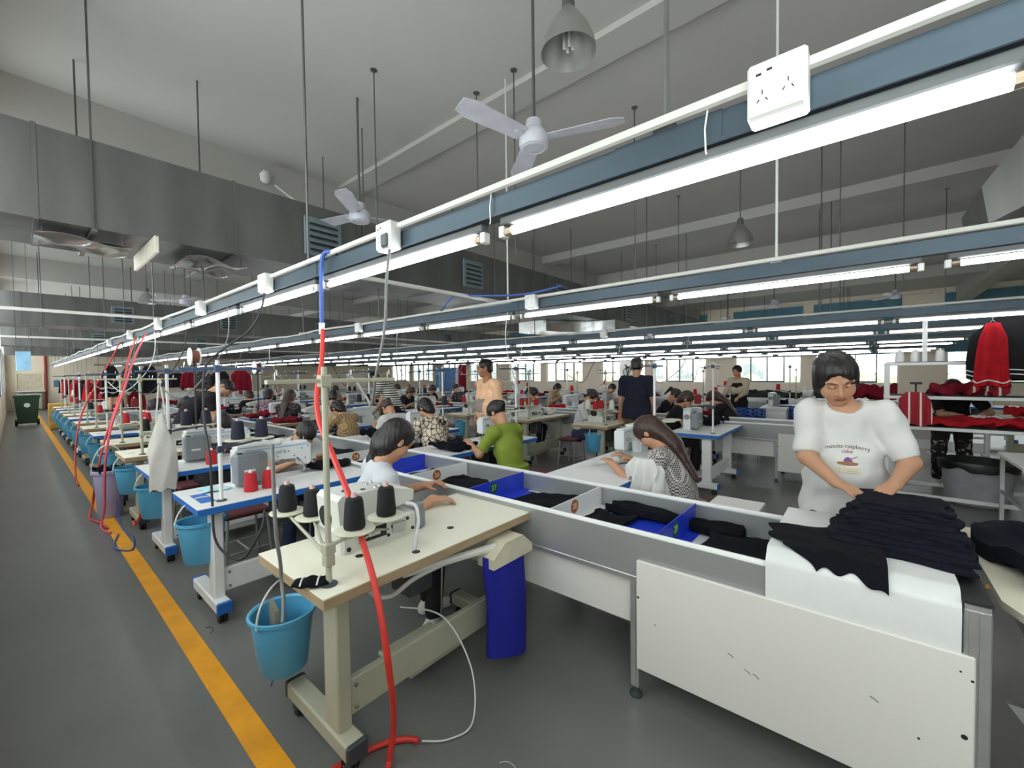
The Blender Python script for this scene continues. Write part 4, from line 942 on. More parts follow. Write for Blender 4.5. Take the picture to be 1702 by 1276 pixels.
# ================================================================== PEOPLE
def V(*a): return np.array(a, float)
def nrm(v): return v/np.linalg.norm(v)
def cap(a, b, r0, r1=None, k=.02, fl=None, ends=False, op='u'):
    return dict(t='c', a=np.asarray(a, float), b=np.asarray(b, float), r0=r0, r1=r0 if r1 is None else r1, k=k, fl=fl, ends=ends, op=op)
def ell(c, r, M=None, k=.02, op='u'):
    return dict(t='e', c=np.asarray(c, float), r=np.asarray(r, float), M=np.eye(3) if M is None else M, k=k, op=op)
def halfspace(p, n, k=.004): return dict(t='h', p=np.asarray(p, float), n=nrm(np.asarray(n, float)), k=k, op='s')
def pbound(q):
    if q['t'] == 'c':
        r = max(q['r0'], q['r1']); return np.minimum(q['a'], q['b'])-r, np.maximum(q['a'], q['b'])+r
    r = q['r'].max(); return q['c']-r, q['c']+r
def sdf_mesh(prims, vox, disp=None):
    us = [q for q in prims if q['op'] == 'u']
    lo = np.min([pbound(q)[0] for q in us], 0)-2.5*vox; hi = np.max([pbound(q)[1] for q in us], 0)+2.5*vox
    n = np.ceil((hi-lo)/vox).astype(int)+1
    ax = [(lo[i]+vox*np.arange(n[i])).astype(np.float32) for i in range(3)]
    D = np.full(n, .2, np.float32)
    for q in prims:
        if q['t'] == 'h': sl = [slice(0, n[i]) for i in range(3)]
        else:
            l, h = pbound(q); mg = .05+q['k']
            i0 = np.maximum(0, np.floor((l-mg-lo)/vox).astype(int)); i1 = np.minimum(n, np.ceil((h+mg-lo)/vox).astype(int)+1)
            if (i1 <= i0).any(): continue
            sl = [slice(i0[i], i1[i]) for i in range(3)]
        X = ax[0][sl[0]][:, None, None]; Y = ax[1][sl[1]][None, :, None]; Z = ax[2][sl[2]][None, None, :]
        if q['t'] == 'h':
            p, nn = q['p'], q['n']; d = -((X-p[0])*nn[0]+(Y-p[1])*nn[1]+(Z-p[2])*nn[2])
        elif q['t'] == 'e':
            c, r, M = q['c'], q['r'], q['M']; x, y, z = X-c[0], Y-c[1], Z-c[2]
            u = [(x*M[0, i]+y*M[1, i]+z*M[2, i]) for i in range(3)]
            k0 = np.sqrt(sum((u[i]/r[i])**2 for i in range(3))); k1 = np.sqrt(sum((u[i]/r[i]**2)**2 for i in range(3)))+1e-6
            d = k0*(k0-1)/k1
        else:
            a, b = q['a'], q['b']; x, y, z = X-a[0], Y-a[1], Z-a[2]; ba = b-a
            if q['fl'] is not None:
                nv, s = q['fl']; nv = nrm(np.asarray(nv, float)); w_ = (x*nv[0]+y*nv[1]+z*nv[2])*(1/s-1)
                x = x+w_*nv[0]; y = y+w_*nv[1]; z = z+w_*nv[2]; ba = ba+nv*(ba@nv)*(1/s-1)
            L2 = ba@ba+1e-9; t0 = (x*ba[0]+y*ba[1]+z*ba[2])/L2; t = np.clip(t0, 0, 1)
            d = np.sqrt((x-t*ba[0])**2+(y-t*ba[1])**2+(z-t*ba[2])**2)-(q['r0']+(q['r1']-q['r0'])*t)
            if q['ends']:
                L = math.sqrt(L2); d = np.maximum(d, np.maximum(-t0*L, (t0-1)*L))
        S_ = D[sl[0], sl[1], sl[2]]; k = q['k']
        if q['op'] == 'u':
            h = np.maximum(k-np.abs(S_-d), 0)/k; D[sl[0], sl[1], sl[2]] = np.minimum(S_, d)-h*h*k*.25
        else:
            h = np.maximum(k-np.abs(S_+d), 0)/k; D[sl[0], sl[1], sl[2]] = np.maximum(S_, -d)+h*h*k*.25
    if disp is not None: D = D+disp(ax[0][:, None, None], ax[1][None, :, None], ax[2][None, None, :]).astype(np.float32)
    ins = D < 0
    cnt_ = sum(ins[i:n[0]-1+i, j:n[1]-1+j, k:n[2]-1+k].astype(np.int8) for i in (0, 1) for j in (0, 1) for k in (0, 1))
    act = (cnt_ > 0) & (cnt_ < 8); idx = np.full(act.shape, -1, np.int64); idx[act] = np.arange(act.sum())
    c = np.argwhere(act); acc = np.zeros((len(c), 3)); w = np.zeros(len(c))
    corners = [(i, j, k) for i in (0, 1) for j in (0, 1) for k in (0, 1)]
    val = {o: D[c[:, 0]+o[0], c[:, 1]+o[1], c[:, 2]+o[2]].astype(float) for o in corners}
    for o in corners:
        for a_ in range(3):
            if o[a_] == 0:
                o2 = list(o); o2[a_] = 1; o2 = tuple(o2); v0, v1 = val[o], val[o2]; m = (v0 < 0) != (v1 < 0)
                t = np.where(m, v0/np.where(m, v0-v1, 1), 0); p = np.tile(np.array(o, float), (len(c), 1)); p[:, a_] = t
                acc += p*m[:, None]; w += m
    verts = lo+vox*(c+acc/np.maximum(w, 1)[:, None])
    faces = []
    for a_ in range(3):
        sh = [slice(None)]*3; sh2 = [slice(None)]*3; sh[a_] = slice(0, n[a_]-1); sh2[a_] = slice(1, n[a_])
        A, B = ins[tuple(sh)], ins[tuple(sh2)]; e = np.argwhere(A != B); b_, c_ = (a_+1) % 3, (a_+2) % 3
        e = e[(e[:, b_] > 0) & (e[:, c_] > 0) & (e[:, b_] < n[b_]-1) & (e[:, c_] < n[c_]-1)]
        if not len(e): continue
        fl = A[tuple(e.T)]
        def g(db, dc):
            q = e.copy(); q[:, b_] += db; q[:, c_] += dc; return idx[q[:, 0], q[:, 1], q[:, 2]]
        f = np.stack([g(-1, -1), g(0, -1), g(0, 0), g(-1, 0)], 1)
        f[~fl] = f[~fl][:, ::-1]; faces.append(f)
    return verts, np.concatenate(faces)
def np_mesh(name, parts, m, color=None):
    vs = np.concatenate([p[0] for p in parts]); off = 0; fs = []
    for v, f in parts: fs.append(f+off); off += len(v)
    fs = np.concatenate(fs)
    me = bpy.data.meshes.new(name); me.vertices.add(len(vs)); me.vertices.foreach_set('co', vs.astype(np.float32).ravel())
    me.loops.add(len(fs)*4); me.loops.foreach_set('vertex_index', fs.astype(np.int32).ravel())
    me.polygons.add(len(fs)); me.polygons.foreach_set('loop_start', np.arange(0, len(fs)*4, 4, dtype=np.int32)); me.polygons.foreach_set('loop_total', np.full(len(fs), 4, np.int32))
    me.materials.append(m)
    if color is not None:
        at = me.color_attributes.new('Col', 'FLOAT_COLOR', 'POINT'); at.data.foreach_set('color', color(vs).astype(np.float32).ravel())
    me.update(calc_edges=True); me.validate(); me.polygons.foreach_set('use_smooth', [True]*len(me.polygons)); return me
def rotm(rx=0, ry=0, rz=0):
    return np.array(Matrix.Rotation(rz, 3, 'Z') @ Matrix.Rotation(ry, 3, 'Y') @ Matrix.Rotation(rx, 3, 'X'))
def ik(S_, T, a, b, pole):
    d = T-S_; L = np.linalg.norm(d); L2 = min(L, (a+b)*.995); u = d/L; T = S_+u*L2
    x = (a*a-b*b+L2*L2)/(2*L2); h = math.sqrt(max(1e-6, a*a-x*x)); p = pole-u*(pole@u); p = nrm(p)
    return S_+u*x+p*h, T
M_skin = mat('skin', (200, 160, 132), rough=.55, var=.05, scale=14, vcol=True, spec=.35)
M_hair = mat('black hair', (26, 22, 22), rough=.42, var=.35, scale=60, stretch=(1, 1, .12), bump=.5, bscale=90, spec=.5)
M_hairb = mat('dark brown hair', (58, 38, 32), rough=.42, var=.35, scale=60, stretch=(1, 1, .12), bump=.5, bscale=90, spec=.5)
SKIN = V(*lin((.74, .56, .445)))
def person(label, loc, rz, s=1.0, seated=True, hip=None, lean=15, side=0, twist=0, nod=25, turn=0, tilt=0, rw=None, lw=None, rhd=None, lhd=None, feet=None, vox=.013,
           top='tee', topm=None, pants=None, hair='bob', hairm=None, mask=None, apron=None, belly=0., shoes=None, male=False, skin=None, curl=.5, shirt_len=.0, wrinkle=.004, group=None, hand_n=None, headvox=None, sleeve=.6, elbow_out=.5, armk=1.0, hoff=0., hscale=1., print_panel=None):
    r = thing('person', label, 'person', loc, rz, group)
    hz = (.50 if seated else .87)*s if hip is None else hip
    Hp = V(0, 0, hz); ln = radians(lean)
    T1 = rotm(rx=-ln*.7, ry=radians(side)); T2 = rotm(rx=-ln*1.25, ry=radians(side*1.2)) @ rotm(rz=radians(twist))
    ch = Hp+T1 @ V(0, 0, .26)*s; nb = ch+T2 @ V(0, 0, .235)*s
    fr = T2 @ V(0, 1, 0); rt = T2 @ V(1, 0, 0); up = T2 @ V(0, 0, 1); fr1 = T1 @ V(0, 1, 0)
    sw = (.175 if male else .158)*s
    SR = nb+rt*sw-up*.045*s; SL = nb-rt*sw-up*.045*s
    Rh = T2 @ rotm(rz=radians(turn)) @ rotm(rx=radians(-nod), ry=radians(tilt))
    hs = s*hscale
    nk = nb+up*.04*s+fr*.008; Hc = nb+nrm(up*.9+Rh @ V(0, .25, .35))*.165*s+rt*hoff
    a, b = .265*s, .235*s
    ed = V(0, -.35, -1)
    rw = V(.16, .34, hz+.3) if rw is None else np.asarray(rw, float); lw = V(-.16, .34, hz+.3) if lw is None else np.asarray(lw, float)
    ER, RW = ik(SR, rw, a, b, T2 @ (ed+V(elbow_out, 0, 0))); EL, LW = ik(SL, lw, a, b, T2 @ (ed+V(-elbow_out, 0, 0)))
    if feet is None: feet = ((.11, .38 if seated else .03, .06), (-.11, .34 if seated else -.03, .06))
    legs = []
    for sg, ft in ((1, feet[0]), (-1, feet[1])):
        h0 = Hp+V(sg*.085*s, 0, -.02*s); K, F = ik(h0, np.asarray(ft, float)+V(0, 0, .02), .41*s, .40*s, V(0, 1, .25 if seated else 0)); legs.append((h0, K, F))
    bw = (.135 if male else .13)*s
    # ---------- body prims (no head, no hands)
    def torso(e, kk=.05):
        q = [cap(Hp-V(0, 0, .01), Hp+T1 @ V(0, 0, .12)*s, .145*s+e, .13*s+e, kk, (fr1, .74)), cap(Hp+T1 @ V(0, 0, .1)*s, ch, .125*s+e, bw+.008+e, kk, (fr1, .72)),
             cap(ch, nb-up*.075*s, bw+.005+e, .11*s+e, kk, (fr, .70)), cap(SR+rt*-.02, SL+rt*.02, .052*s+e, None, kk)]
        if belly: q.append(ell(Hp+T1 @ V(0, .06, .12)*s, V(.15, .10, .15)*s*(1+belly)+e, T1, .06))
        if not male: q += [ell(ch+fr*.075*s+rt*sg*.07*s-up*.005, V(.062, .05, .06)*s+e*.8, T2, .05) for sg in (1, -1)]
        return q
    def arm(e, Sx, E, W, t=1.0, ends=False, kk=.03):
        q = [cap(Sx, Sx+(E-Sx)*.08, .05*s*armk+e, None, kk), cap(Sx, Sx+(E-Sx)*min(1, t*1.0), .05*s*armk+e, (.05-.012*min(1, t))*s*armk+e, kk, None, ends and t < 1)]
        if t >= 1: q.append(cap(E, W, .039*s*armk+e, .027*s+e, .02, None, ends))
        return q
    def leg(e, q_, t=1.0):
        h0, K, F = q_; o = [cap(h0, K, .088*s+e, .058*s+e, .04)]
        o.append(cap(K, K+(F-K)*t, .056*s+e, .037*s+e, .03)); return o
    skinp = torso(-.012)+arm(0, SR, ER, RW)+arm(0, SL, EL, LW)+[cap(nb-up*.05*s, Hc-Rh @ V(0, .0, .06)*hs, .055*s, .05*s, .03)]
    for q_ in legs: skinp += leg(-.012, q_)
    for h0, K, F in legs: skinp.append(cap(F+V(0, -.03, -.05), F+V(0, .12, -.055), .03*s, .028*s, .03))
    # ---------- head
    H = lambda x, y, z: Hc+Rh @ (V(x, y, z)*hs)
    E_ = lambda x, y, z, rx, ry, rz_, k=.02, op='u': ell(H(x, y, z), V(rx, ry, rz_)*hs, Rh, k, op)
    wd = 1.03
    headp = [cap(nb-up*.02*s, H(0, -.02, -.06), .056*s, .052*s, .02), E_(0, -.012, .035, .076*wd, .094, .082), E_(0, .025, -.035, .062*wd, .064, .08, .03), E_(0, .058, -.092, .026, .024, .02, .035),
             E_(.034, .052, -.032, .03, .028, .032, .03), E_(-.034, .052, -.032, .03, .028, .032, .03),
             E_(.032, .092, .012, .015, .012, .009, .012, 's'), E_(-.032, .092, .012, .015, .012, .009, .012, 's'),
             E_(.031, .078, .012, .013, .013, .009, .004), E_(-.031, .078, .012, .013, .013, .009, .004),
             cap(H(0, .084, .015), H(0, .1, -.026), .008*hs, .0115*hs, .012), E_(.012, .09, -.029, .0085, .009, .007, .006), E_(-.012, .09, -.029, .0085, .009, .007, .006),
             cap(H(-.017, .083, -.058), H(.017, .083, -.058), .0065*hs, None, .008), cap(H(-.014, .082, -.068), H(.014, .082, -.068), .007*hs, None, .008), cap(H(-.022, .096, -.063), H(.022, .096, -.063), .0028*hs, None, .003, None, False, 's'),
             cap(H(.05, .072, .034), H(.015, .086, .032), .008*hs, None, .012), cap(H(-.05, .072, .034), H(-.015, .086, .032), .008*hs, None, .012)]
    for sg in (1, -1): headp += [E_(sg*.08, -.008, -.008, .011, .02, .032, .008), E_(sg*.09, .004, -.004, .006, .01, .018, .006, 's')]
    sk = SKIN if skin is None else V(*lin(tuple(x/255 for x in skin)))
    def paint(vs):
        h = (vs-Hc) @ Rh/hs; col = np.tile(np.append(sk, 1.), (len(vs), 1)); x, y, z = np.abs(h[:, 0]), h[:, 1], h[:, 2]
        f = y > .045
        m = f & (x < .024) & (np.abs(z+.063) < .0105); col[m, :3] = sk*V(.72, .42, .42)
        m = f & (x < .024) & (np.abs(z+.063) < .002); col[m, :3] = sk*V(.4, .22, .22)
        m = f & (x > .014) & (x < .05) & (np.abs(z-(.037-.12*np.abs(x-.036))) < .0042); col[m, :3] = sk*V(.25, .2, .18)
        m = f & (np.abs(x-.031) < .0135) & (np.abs(z-.0085) < .0032); col[m, :3] = sk*V(.12, .1, .1)
        m = f & (x < .05) & (np.abs(z+.035) < .025) & (x > .02); col[m, :3] *= V(1.02, .94, .92)
        return col
    body = [sdf_mesh(skinp, vox), sdf_mesh(headp, headvox or min(vox, .0065))]
    for W, E, sg, hd in ((RW, ER, 1, rhd), (LW, EL, -1, lhd)):
        d = nrm(W-E) if hd is None else nrm(np.asarray(hd, float)); nn = V(0, 0, -1) if hand_n is None else np.asarray(hand_n, float)
        nn = nrm(nn-d*(nn@d)); lat = np.cross(nn, d); th = -lat*sg; q = []
        u = s*.98
        q.append(cap(W-(W-E)*.25, W, .031*s, .026*s, .02)); q.append(cap(W, W+d*.025*u, .027*s, .026*s, .02, (nn, .75)))
        for i, (o, l) in enumerate(((-.028, .80), (-.0095, .95), (.0095, 1.0), (.028, .92))):
            o = o*sg*-1 if True else o
            off = th*(.028-.0187*[3, 2, 1, 0][i])*u if True else 0
            l = (.80, .95, 1.0, .92)[i]
            k0 = W+d*.02*u+off*.7; k1 = W+d*.085*u+off
            q.append(cap(k0, k1, .0125*u, .0105*u, .012))
            c1 = curl*(.7+.1*i); d1 = nrm(d*cos(c1)+nn*sin(c1)+off*1.2); k2 = k1+d1*.04*l*u; c2 = c1+curl*.9; d2 = nrm(d*cos(c2)+nn*sin(c2)+off*.6); k3 = k2+d2*.036*l*u
            q += [cap(k1, k2, .0095*u, .0085*u, .005), cap(k2, k3, .0085*u, .0068*u, .004)]
        t0 = W+d*.02*u+th*.02*u+nn*.006; t1 = t0+nrm(d*.6+th*.75+nn*.3)*.045*u; t2 = t1+nrm(d*.9+th*.25+nn*.35)*.03*u
        q += [cap(t0, t1, .0145*u, .0105*u, .012), cap(t1, t2, .0105*u, .008*u, .004)]
        body.append(sdf_mesh(q, .0048 if vox < .012 else .006))
    o = bpy.data.objects.new('body', np_mesh('body', body, M_skin, paint)); C.objects.link(o); o.parent = r
    def piece(name, prims, m, par=r, vx=vox, disp=None):
        ob = bpy.data.objects.new(name, np_mesh(name, [sdf_mesh(prims, vx, disp)], m)); C.objects.link(ob); ob.parent = par; return ob
    ph = random.uniform(0, 6)
    def wr(X, Y, Z): return wrinkle*(np.sin(38*Z+17*X+ph)*np.sin(21*Y-9*Z+ph)+.6*np.sin(55*X+30*Z+2*ph)*np.sin(40*Y+ph))
    # ---------- clothes
    shirt = None
    if topm is not None:
        q = torso(.012, .045)
        if shirt_len: q += [cap(Hp+V(0, 0, .10), Hp-V(0, 0, shirt_len), .188*s, .208*s, .04, (V(0, 1, 0), .76), True)]
        sl = {'tee': sleeve, 'long': 1.0, 'none': .12}[top]
        for Sx, E, W in ((SR, ER, RW), (SL, EL, LW)): q += arm(.016 if top == 'tee' else .01, Sx, E, Sx+(E-Sx)*1 if top != 'long' else E+(W-E)*.95, sl, True)
        q.append(ell(nb+fr*.045*s+up*.035*s, V(.075, .085, .07)*s, T2, .01, 's'))
        q.append(cap(nb-up*.02, nb+up*.1, .06*s, .066*s, .006, None, False, 's'))
        shirt = piece('shirt', q, topm, disp=wr)
    if pants is not None:
        q = [cap(Hp-V(0, 0, .02), Hp+T1 @ V(0, 0, .09)*s, .15*s+.004, .136*s+.002, .04, (fr1, .76))]
        for q_ in legs: q += leg(.012, q_, .93)
        piece('trousers', q, pants, disp=wr)
    if shoes is not None:
        for h0, K, F in legs: piece('shoe', [cap(F+V(0, -.03, -.052), F+V(0, .13, -.058), .04*s, .036*s, .03), cap(F+V(0, 0, -.06), F+V(0, 0, .02), .042*s, .042*s, .03), halfspace(F+V(0, 0, -.078), (0, 0, -1))], shoes, vx=max(.008, vox*.8))
    # ---------- hair
    hm = hairm or M_hair; hp = []
    e = .004 if hair == 'short' else .012
    hp.append(E_(0, -.014, .037, .079+e, .096+e, .084+e, .02))
    if hair == 'short': hp.append(E_(0, -.052, -.025, .068, .052, .062, .02))
    if hair in ('bob', 'long'): hp.append(E_(0, -.045, -.04, .082, .066, .10, .04))
    if hair == 'long':
        bk = T2 @ V(0, -1, 0); p0 = H(0, -.075, -.02); p1 = nb+bk*.10*s+up*.01; p2 = ch+bk*.135*s-up*.03
        hp += [cap(p0, p1, .075*s, .07*s, .04, (fr, .6)), cap(p1, p2, .07*s, .03*s, .04, (fr, .5))]
    if hair == 'front':
        p0 = H(.02, -.03, -.06); p1 = H(.045, .02, -.16); p2 = H(.055, .05, -.26)
        hp += [E_(0, -.03, -.04, .085, .075, .10, .04), cap(p0, p1, .06*s, .045*s, .03), cap(p1, p2, .045*s, .012*s, .03), cap(H(-.06, .0, -.06), H(-.075, .03, -.17), .03*s, .012*s, .03)]
    if hair == 'side': hp += [E_(0, -.05, -.04, .084, .07, .10, .04), cap(H(-.03, -.06, -.05), H(-.03, -.06, -.05)+V(-.035, -.03, -.12), .06*s, .05*s, .03), cap(H(-.03, -.06, -.05)+V(-.035, -.03, -.12), H(-.03, -.06, -.05)+V(-.07, -.02, -.25), .05*s, .012*s, .03)]
    if hair == 'bun' and hscale > 1: hp += [E_(sg*.066, .0, -.025, .026, .05, .06, .02) for sg in (1, -1)]
    if hair == 'pony': hp += [cap(H(0, -.10, .05), H(0, -.15, .02), .024*s, .03*s, .02), cap(H(0, -.15, .02), H(0, -.14, -.13), .032*s, .014*s, .02)]
    if hair == 'bun': hp += [E_(0, -.11, .03, .042, .036, .04, .015)]
    hp += [E_(.014 if hair != 'short' else 0, .118, -.004, .067, .07, .094, .02, 's'), E_(0, .085, -.09, .072, .075, .07, .015, 's')]
    if hair in ('short',): hp += [E_(0, .06, -.10, .12, .10, .115, .02, 's'), cap(H(0, -.08, -.22), H(0, -.08, -.17), .10*s, None, .02, None, False, 's')]
    if hair in ('pony', 'bun', 'cap'): hp += [cap(H(0, .02, -.16), H(0, .02, -.09), .085*s, None, .03, None, False, 's')]
    piece('hair', hp, hm, vx=headvox or min(vox, .008), disp=lambda X, Y, Z: .0022*np.sin(150*X+60*Y+ph)*np.sin(140*Y-30*X)*(1+0*Z))
    if mask is not None:
        piece('face_mask', [E_(0, .062, -.05, .05, .046, .042, .01), E_(0, .03, -.05, .048, .052, .06, .01, 's')], mask, vx=.007)
    if apron is not None:
        piece('apron', torso(.02, .045)[:3]+[cap(Hp+V(0, .05, 0), Hp+V(0, .12, -.2), .15*s, .15*s, .04, (fr1, .5), True), ell(nb+up*.03, V(.16, .2, .12)*s, T2, .01, 's'), halfspace(Hp-fr1*.03, -fr1)], apron)
    return dict(o=r, shirt=shirt, Hc=Hc, nb=nb, ch=ch, fr=fr, rt=rt, up=up, Rh=Rh, hands=(RW, LW), Hp=Hp)
def fab(name, rgb, **k): return mat(name, rgb, rough=.88, bump=.1, bscale=260, spec=.25, **k)
M_wtee = fab('white cotton', (208, 208, 205), var=.03); M_gtee = fab('pale grey cotton', (188, 192, 198), var=.04); M_lime = fab('lime green cotton', (130, 148, 58), var=.06)
M_navt = fab('navy cotton', (34, 38, 52), var=.12); M_blkt = fab('black cotton', (26, 25, 28), var=.15); M_peach = fab('peach cotton', (206, 168, 140), var=.04); M_bei = fab('beige cotton', (186, 172, 150), var=.06)
M_jean = fab('blue denim', (58, 70, 94), var=.2); M_dkp = fab('dark trousers', (36, 34, 38), var=.15)
M_yel2 = fab('yellow cotton', (202, 178, 62), var=.08); M_maskw = fab('white mask cloth', (224, 228, 230), var=.02); M_maskb = fab('black mask cloth', (30, 26, 30), var=.1)
M_ging = pattern('small grey check', 'check', (196, 192, 188), (70, 66, 66), 85)
M_blouse = pattern('cream blouse with black lines', 'lines', (34, 30, 32), (222, 208, 186), 16, thr=.07)
M_check = pattern('brown check blouse', 'check', (196, 168, 118), (90, 66, 48), 60)
M_strp = pattern('black and white stripes', 'stripe', (30, 30, 34), (216, 214, 208), 8.0, thr=.42)
M_floral = pattern('dark floral print', 'blob', (22, 22, 26), (176, 160, 150), 22, thr=.64)
M_dotp = pattern('dark patterned cotton', 'blob', (40, 34, 38), (120, 104, 108), 40, thr=.56)
M_lilac = pattern('lilac patterned cotton', 'blob', (96, 76, 96), (170, 150, 160), 34, thr=.52)
FX, FW = -pi/2, pi/2      # facing +x, facing -x
W_SH = mat('white shoe', (220, 218, 214), rough=.6); D_SH = mat('dark shoe', (40, 38, 40), rough=.6)
# main woman sorting the pile
main = person('woman in a white printed T-shirt standing behind the pile of navy garments, looking down', (-.09, 2.98, 0), pi+.12, 1.0, False, hip=.86, lean=7, nod=27, turn=8, tilt=6, rw=(.06, .36, .985), lw=(-.16, .34, 1.0),
              rhd=(-.55, .8, -.1), lhd=(.45, .75, -.15), vox=.0085, headvox=.005, top='tee', topm=M_wtee, pants=M_dkp, hair='bun', belly=.12, shoes=D_SH, shirt_len=.15, sleeve=.93, curl=.25, wrinkle=.006, elbow_out=.9, armk=1.14, hoff=.055, hscale=1.1)
bpy.context.view_layer.update()
def project_print(par, name, m, parts, origin, ux, uz, nrm_, off=.0022):
    """lay flat print pieces (2D polys in metres) onto a garment surface"""
    sh = par.data; bv = BVHTree.FromPolygons([v.co for v in sh.vertices], [tuple(p.vertices) for p in sh.polygons])
    o, x, z, n = Vector(origin), Vector(ux).normalized(), Vector(uz).normalized(), Vector(nrm_).normalized()
    mb = MB()
    for vs, fs in parts:
        out = []
        for a, b in vs:
            p = o+x*a+z*b; h = bv.ray_cast(p+n*.5, -n, 1.0); q = (h[0]+n*off) if h[0] else p; out.append(tuple(q))
        mb.add(out, fs)
    ob = mb.build(name, m, par, 0); return ob
def text_poly(txt, size, cx, cz, arc=0., condensed=1.0):
    cu = bpy.data.curves.new('t', 'FONT'); cu.body = txt; cu.size = size; cu.align_x = 'CENTER'; cu.align_y = 'CENTER'; cu.resolution_u = 2
    ob = bpy.data.objects.new('t', cu); C.objects.link(ob); dg = bpy.context.evaluated_depsgraph_get(); me = bpy.data.meshes.new_from_object(ob.evaluated_get(dg))
    vs = [(v.co.x*condensed+cx, v.co.y+cz-arc*(v.co.x)**2) for v in me.vertices]; fs = [tuple(p.vertices) for p in me.polygons]
    bpy.data.objects.remove(ob); bpy.data.curves.remove(cu); bpy.data.meshes.remove(me); return vs, fs
def poly_grid(pts):
    return pts, [tuple(range(len(pts)))]
sh = main['shirt']; ln = -main['rt']; cz = main['ch']+main['fr']*.12-main['up']*.005
fr_, up_ = tuple(main['fr']), tuple(main['up'])
prt = lambda nm, m, parts: project_print(sh, nm, m, parts, tuple(cz), tuple(ln), up_, fr_)
M_pr = mat('brown print ink', (92, 74, 72), rough=.9); M_pr2 = mat('purple print ink', (120, 84, 130), rough=.9); M_pr3 = mat('cake print ink', (150, 104, 74), rough=.9); M_pr4 = mat('pale print ink', (206, 200, 178), rough=.9); M_pr5 = mat('maroon print ink', (138, 62, 80), rough=.9)
prt('printed_text', M_pr, [text_poly('matcha raspberry', .026, .0, .045, 1.2, 1.02)]); prt('printed_text', M_pr5, [text_poly('cake', .024, .0, .022, .8, 1.1)])
strips = [[(-.048+.012*i, -.052+(.010 if i in (0, 8) else 0)*0) for i in range(9)], [(-.052+.013*i, -.036+.004*sin(i)) for i in range(9)]]
def band(lo, hi):
    n = len(lo); return lo+hi, [(i, i+1, n+i+1, n+i) for i in range(n-1)]
prt('printed_cake', M_pr3, [band([(-.04+.01*i, -.044+.0002*(i-4)**2) for i in range(9)], [(-.046+.0115*i, -.026-.0003*(i-4)**2) for i in range(9)])])
prt('printed_fruit', M_pr2, [band([(-.018+.005*i, -.026) for i in range(9)], [(-.014+.004*i, -.004-.0007*(i-4)**2) for i in range(9)]), band([(.01+.006*i, -.016+.003*i) for i in range(6)], [(.01+.006*i, -.012+.003*i) for i in range(6)])])
prt('printed_panel', M_pr4, [band([(-.055+.0137*i, -.086) for i in range(9)], [(-.055+.0137*i, -.054) for i in range(9)])])
for k in range(3): prt('printed_line', M_pr, [band([(-.045+.011*i, -.063-.009*k) for i in range(9)], [(-.045+.011*i, -.0618-.009*k) for i in range(9)])])
# ------------------------------------------------------------------ the other workers (positions in metres)
def worker(label, x, y, rz, **k):
    return person(label, (x, y, 0), rz, **k)
def hands(x0, y, z, x1=None):
    return dict(rw=(x0, y, z), lw=(-(x1 if x1 is not None else x0), y, z))
# row before the nearest conveyor, facing the camera side
worker('woman in pale grey T-shirt with long black hair seated behind the front cream table', -2.29, 1.32, -.35, hip=.53, lean=13, side=4, nod=26, turn=12, tilt=-6, rw=(.22, .36, .805), lw=(-.12, .42, .80), rhd=(.1, 1, -.05), vox=.009, headvox=.0055,
       topm=M_gtee, pants=M_dkp, hair='side', shoes=W_SH, sleeve=.72, wrinkle=.004, feet=((.2, .36, .06), (-.02, .40, .06)))
worker('black haired person in white bent low over the machine on the second table', -4.17, 1.60, FX, hip=.52, lean=30, side=-6, nod=34, turn=-8, vox=.010, headvox=.006, topm=M_wtee, pants=M_jean, hair='short', shoes=D_SH, **hands(.14, .48, .80))
worker('person with a white mask and dark hair seated behind the third table', -5.32, 1.36, FX, hip=.5, lean=24, nod=32, vox=.012, topm=M_lilac, pants=M_dkp, hair='short', mask=M_maskw, **hands(.14, .46, .8))
worker('brown haired woman in a white top with a bun, seated across the conveyor', -5.0, 3.5, FW, hip=.5, lean=24, nod=34, vox=.012, topm=M_wtee, pants=M_dkp, hair='bun', hairm=M_hairb, **hands(.14, .44, .8))
worker('man with flat black hair seated at the fifth table, looking to the right', -7.62, 1.55, FX, hip=.52, lean=14, nod=16, turn=50, vox=.012, topm=M_dotp, pants=M_dkp, hair='short', male=True, **hands(.14, .42, .82))
worker('man in a black and white top standing bent over the conveyor on the left', -6.48, 1.33, .05, seated=False, lean=38, nod=26, turn=-35, s=1.04, vox=.012, topm=M_blkt, pants=M_dkp, hair='short', male=True, **hands(.12, .5, .88))
worker('man in a black and white striped T-shirt standing bent over a table', -6.35, 4.35, FW+.5, seated=False, lean=30, nod=36, turn=30, s=1.06, vox=.012, topm=M_strp, pants=M_dkp, hair='short', male=True, **hands(.14, .5, .86))
for i, (x, l, m_, h) in enumerate(((-8.9, 'woman in a lilac patterned top seated far down the yellow line row', M_lilac, 'bob'), (-11.3, 'woman in dark clothes seated at a far table of the yellow line row', M_blkt, 'bun'), (-13.8, 'person in beige seated at one of the last tables of the yellow line row', M_bei, 'bob'))):
    worker(l, x, 1.42, FX, hip=.5, lean=22, nod=30, vox=.015, topm=m_, pants=M_dkp, hair=h, **hands(.14, .44, .8))
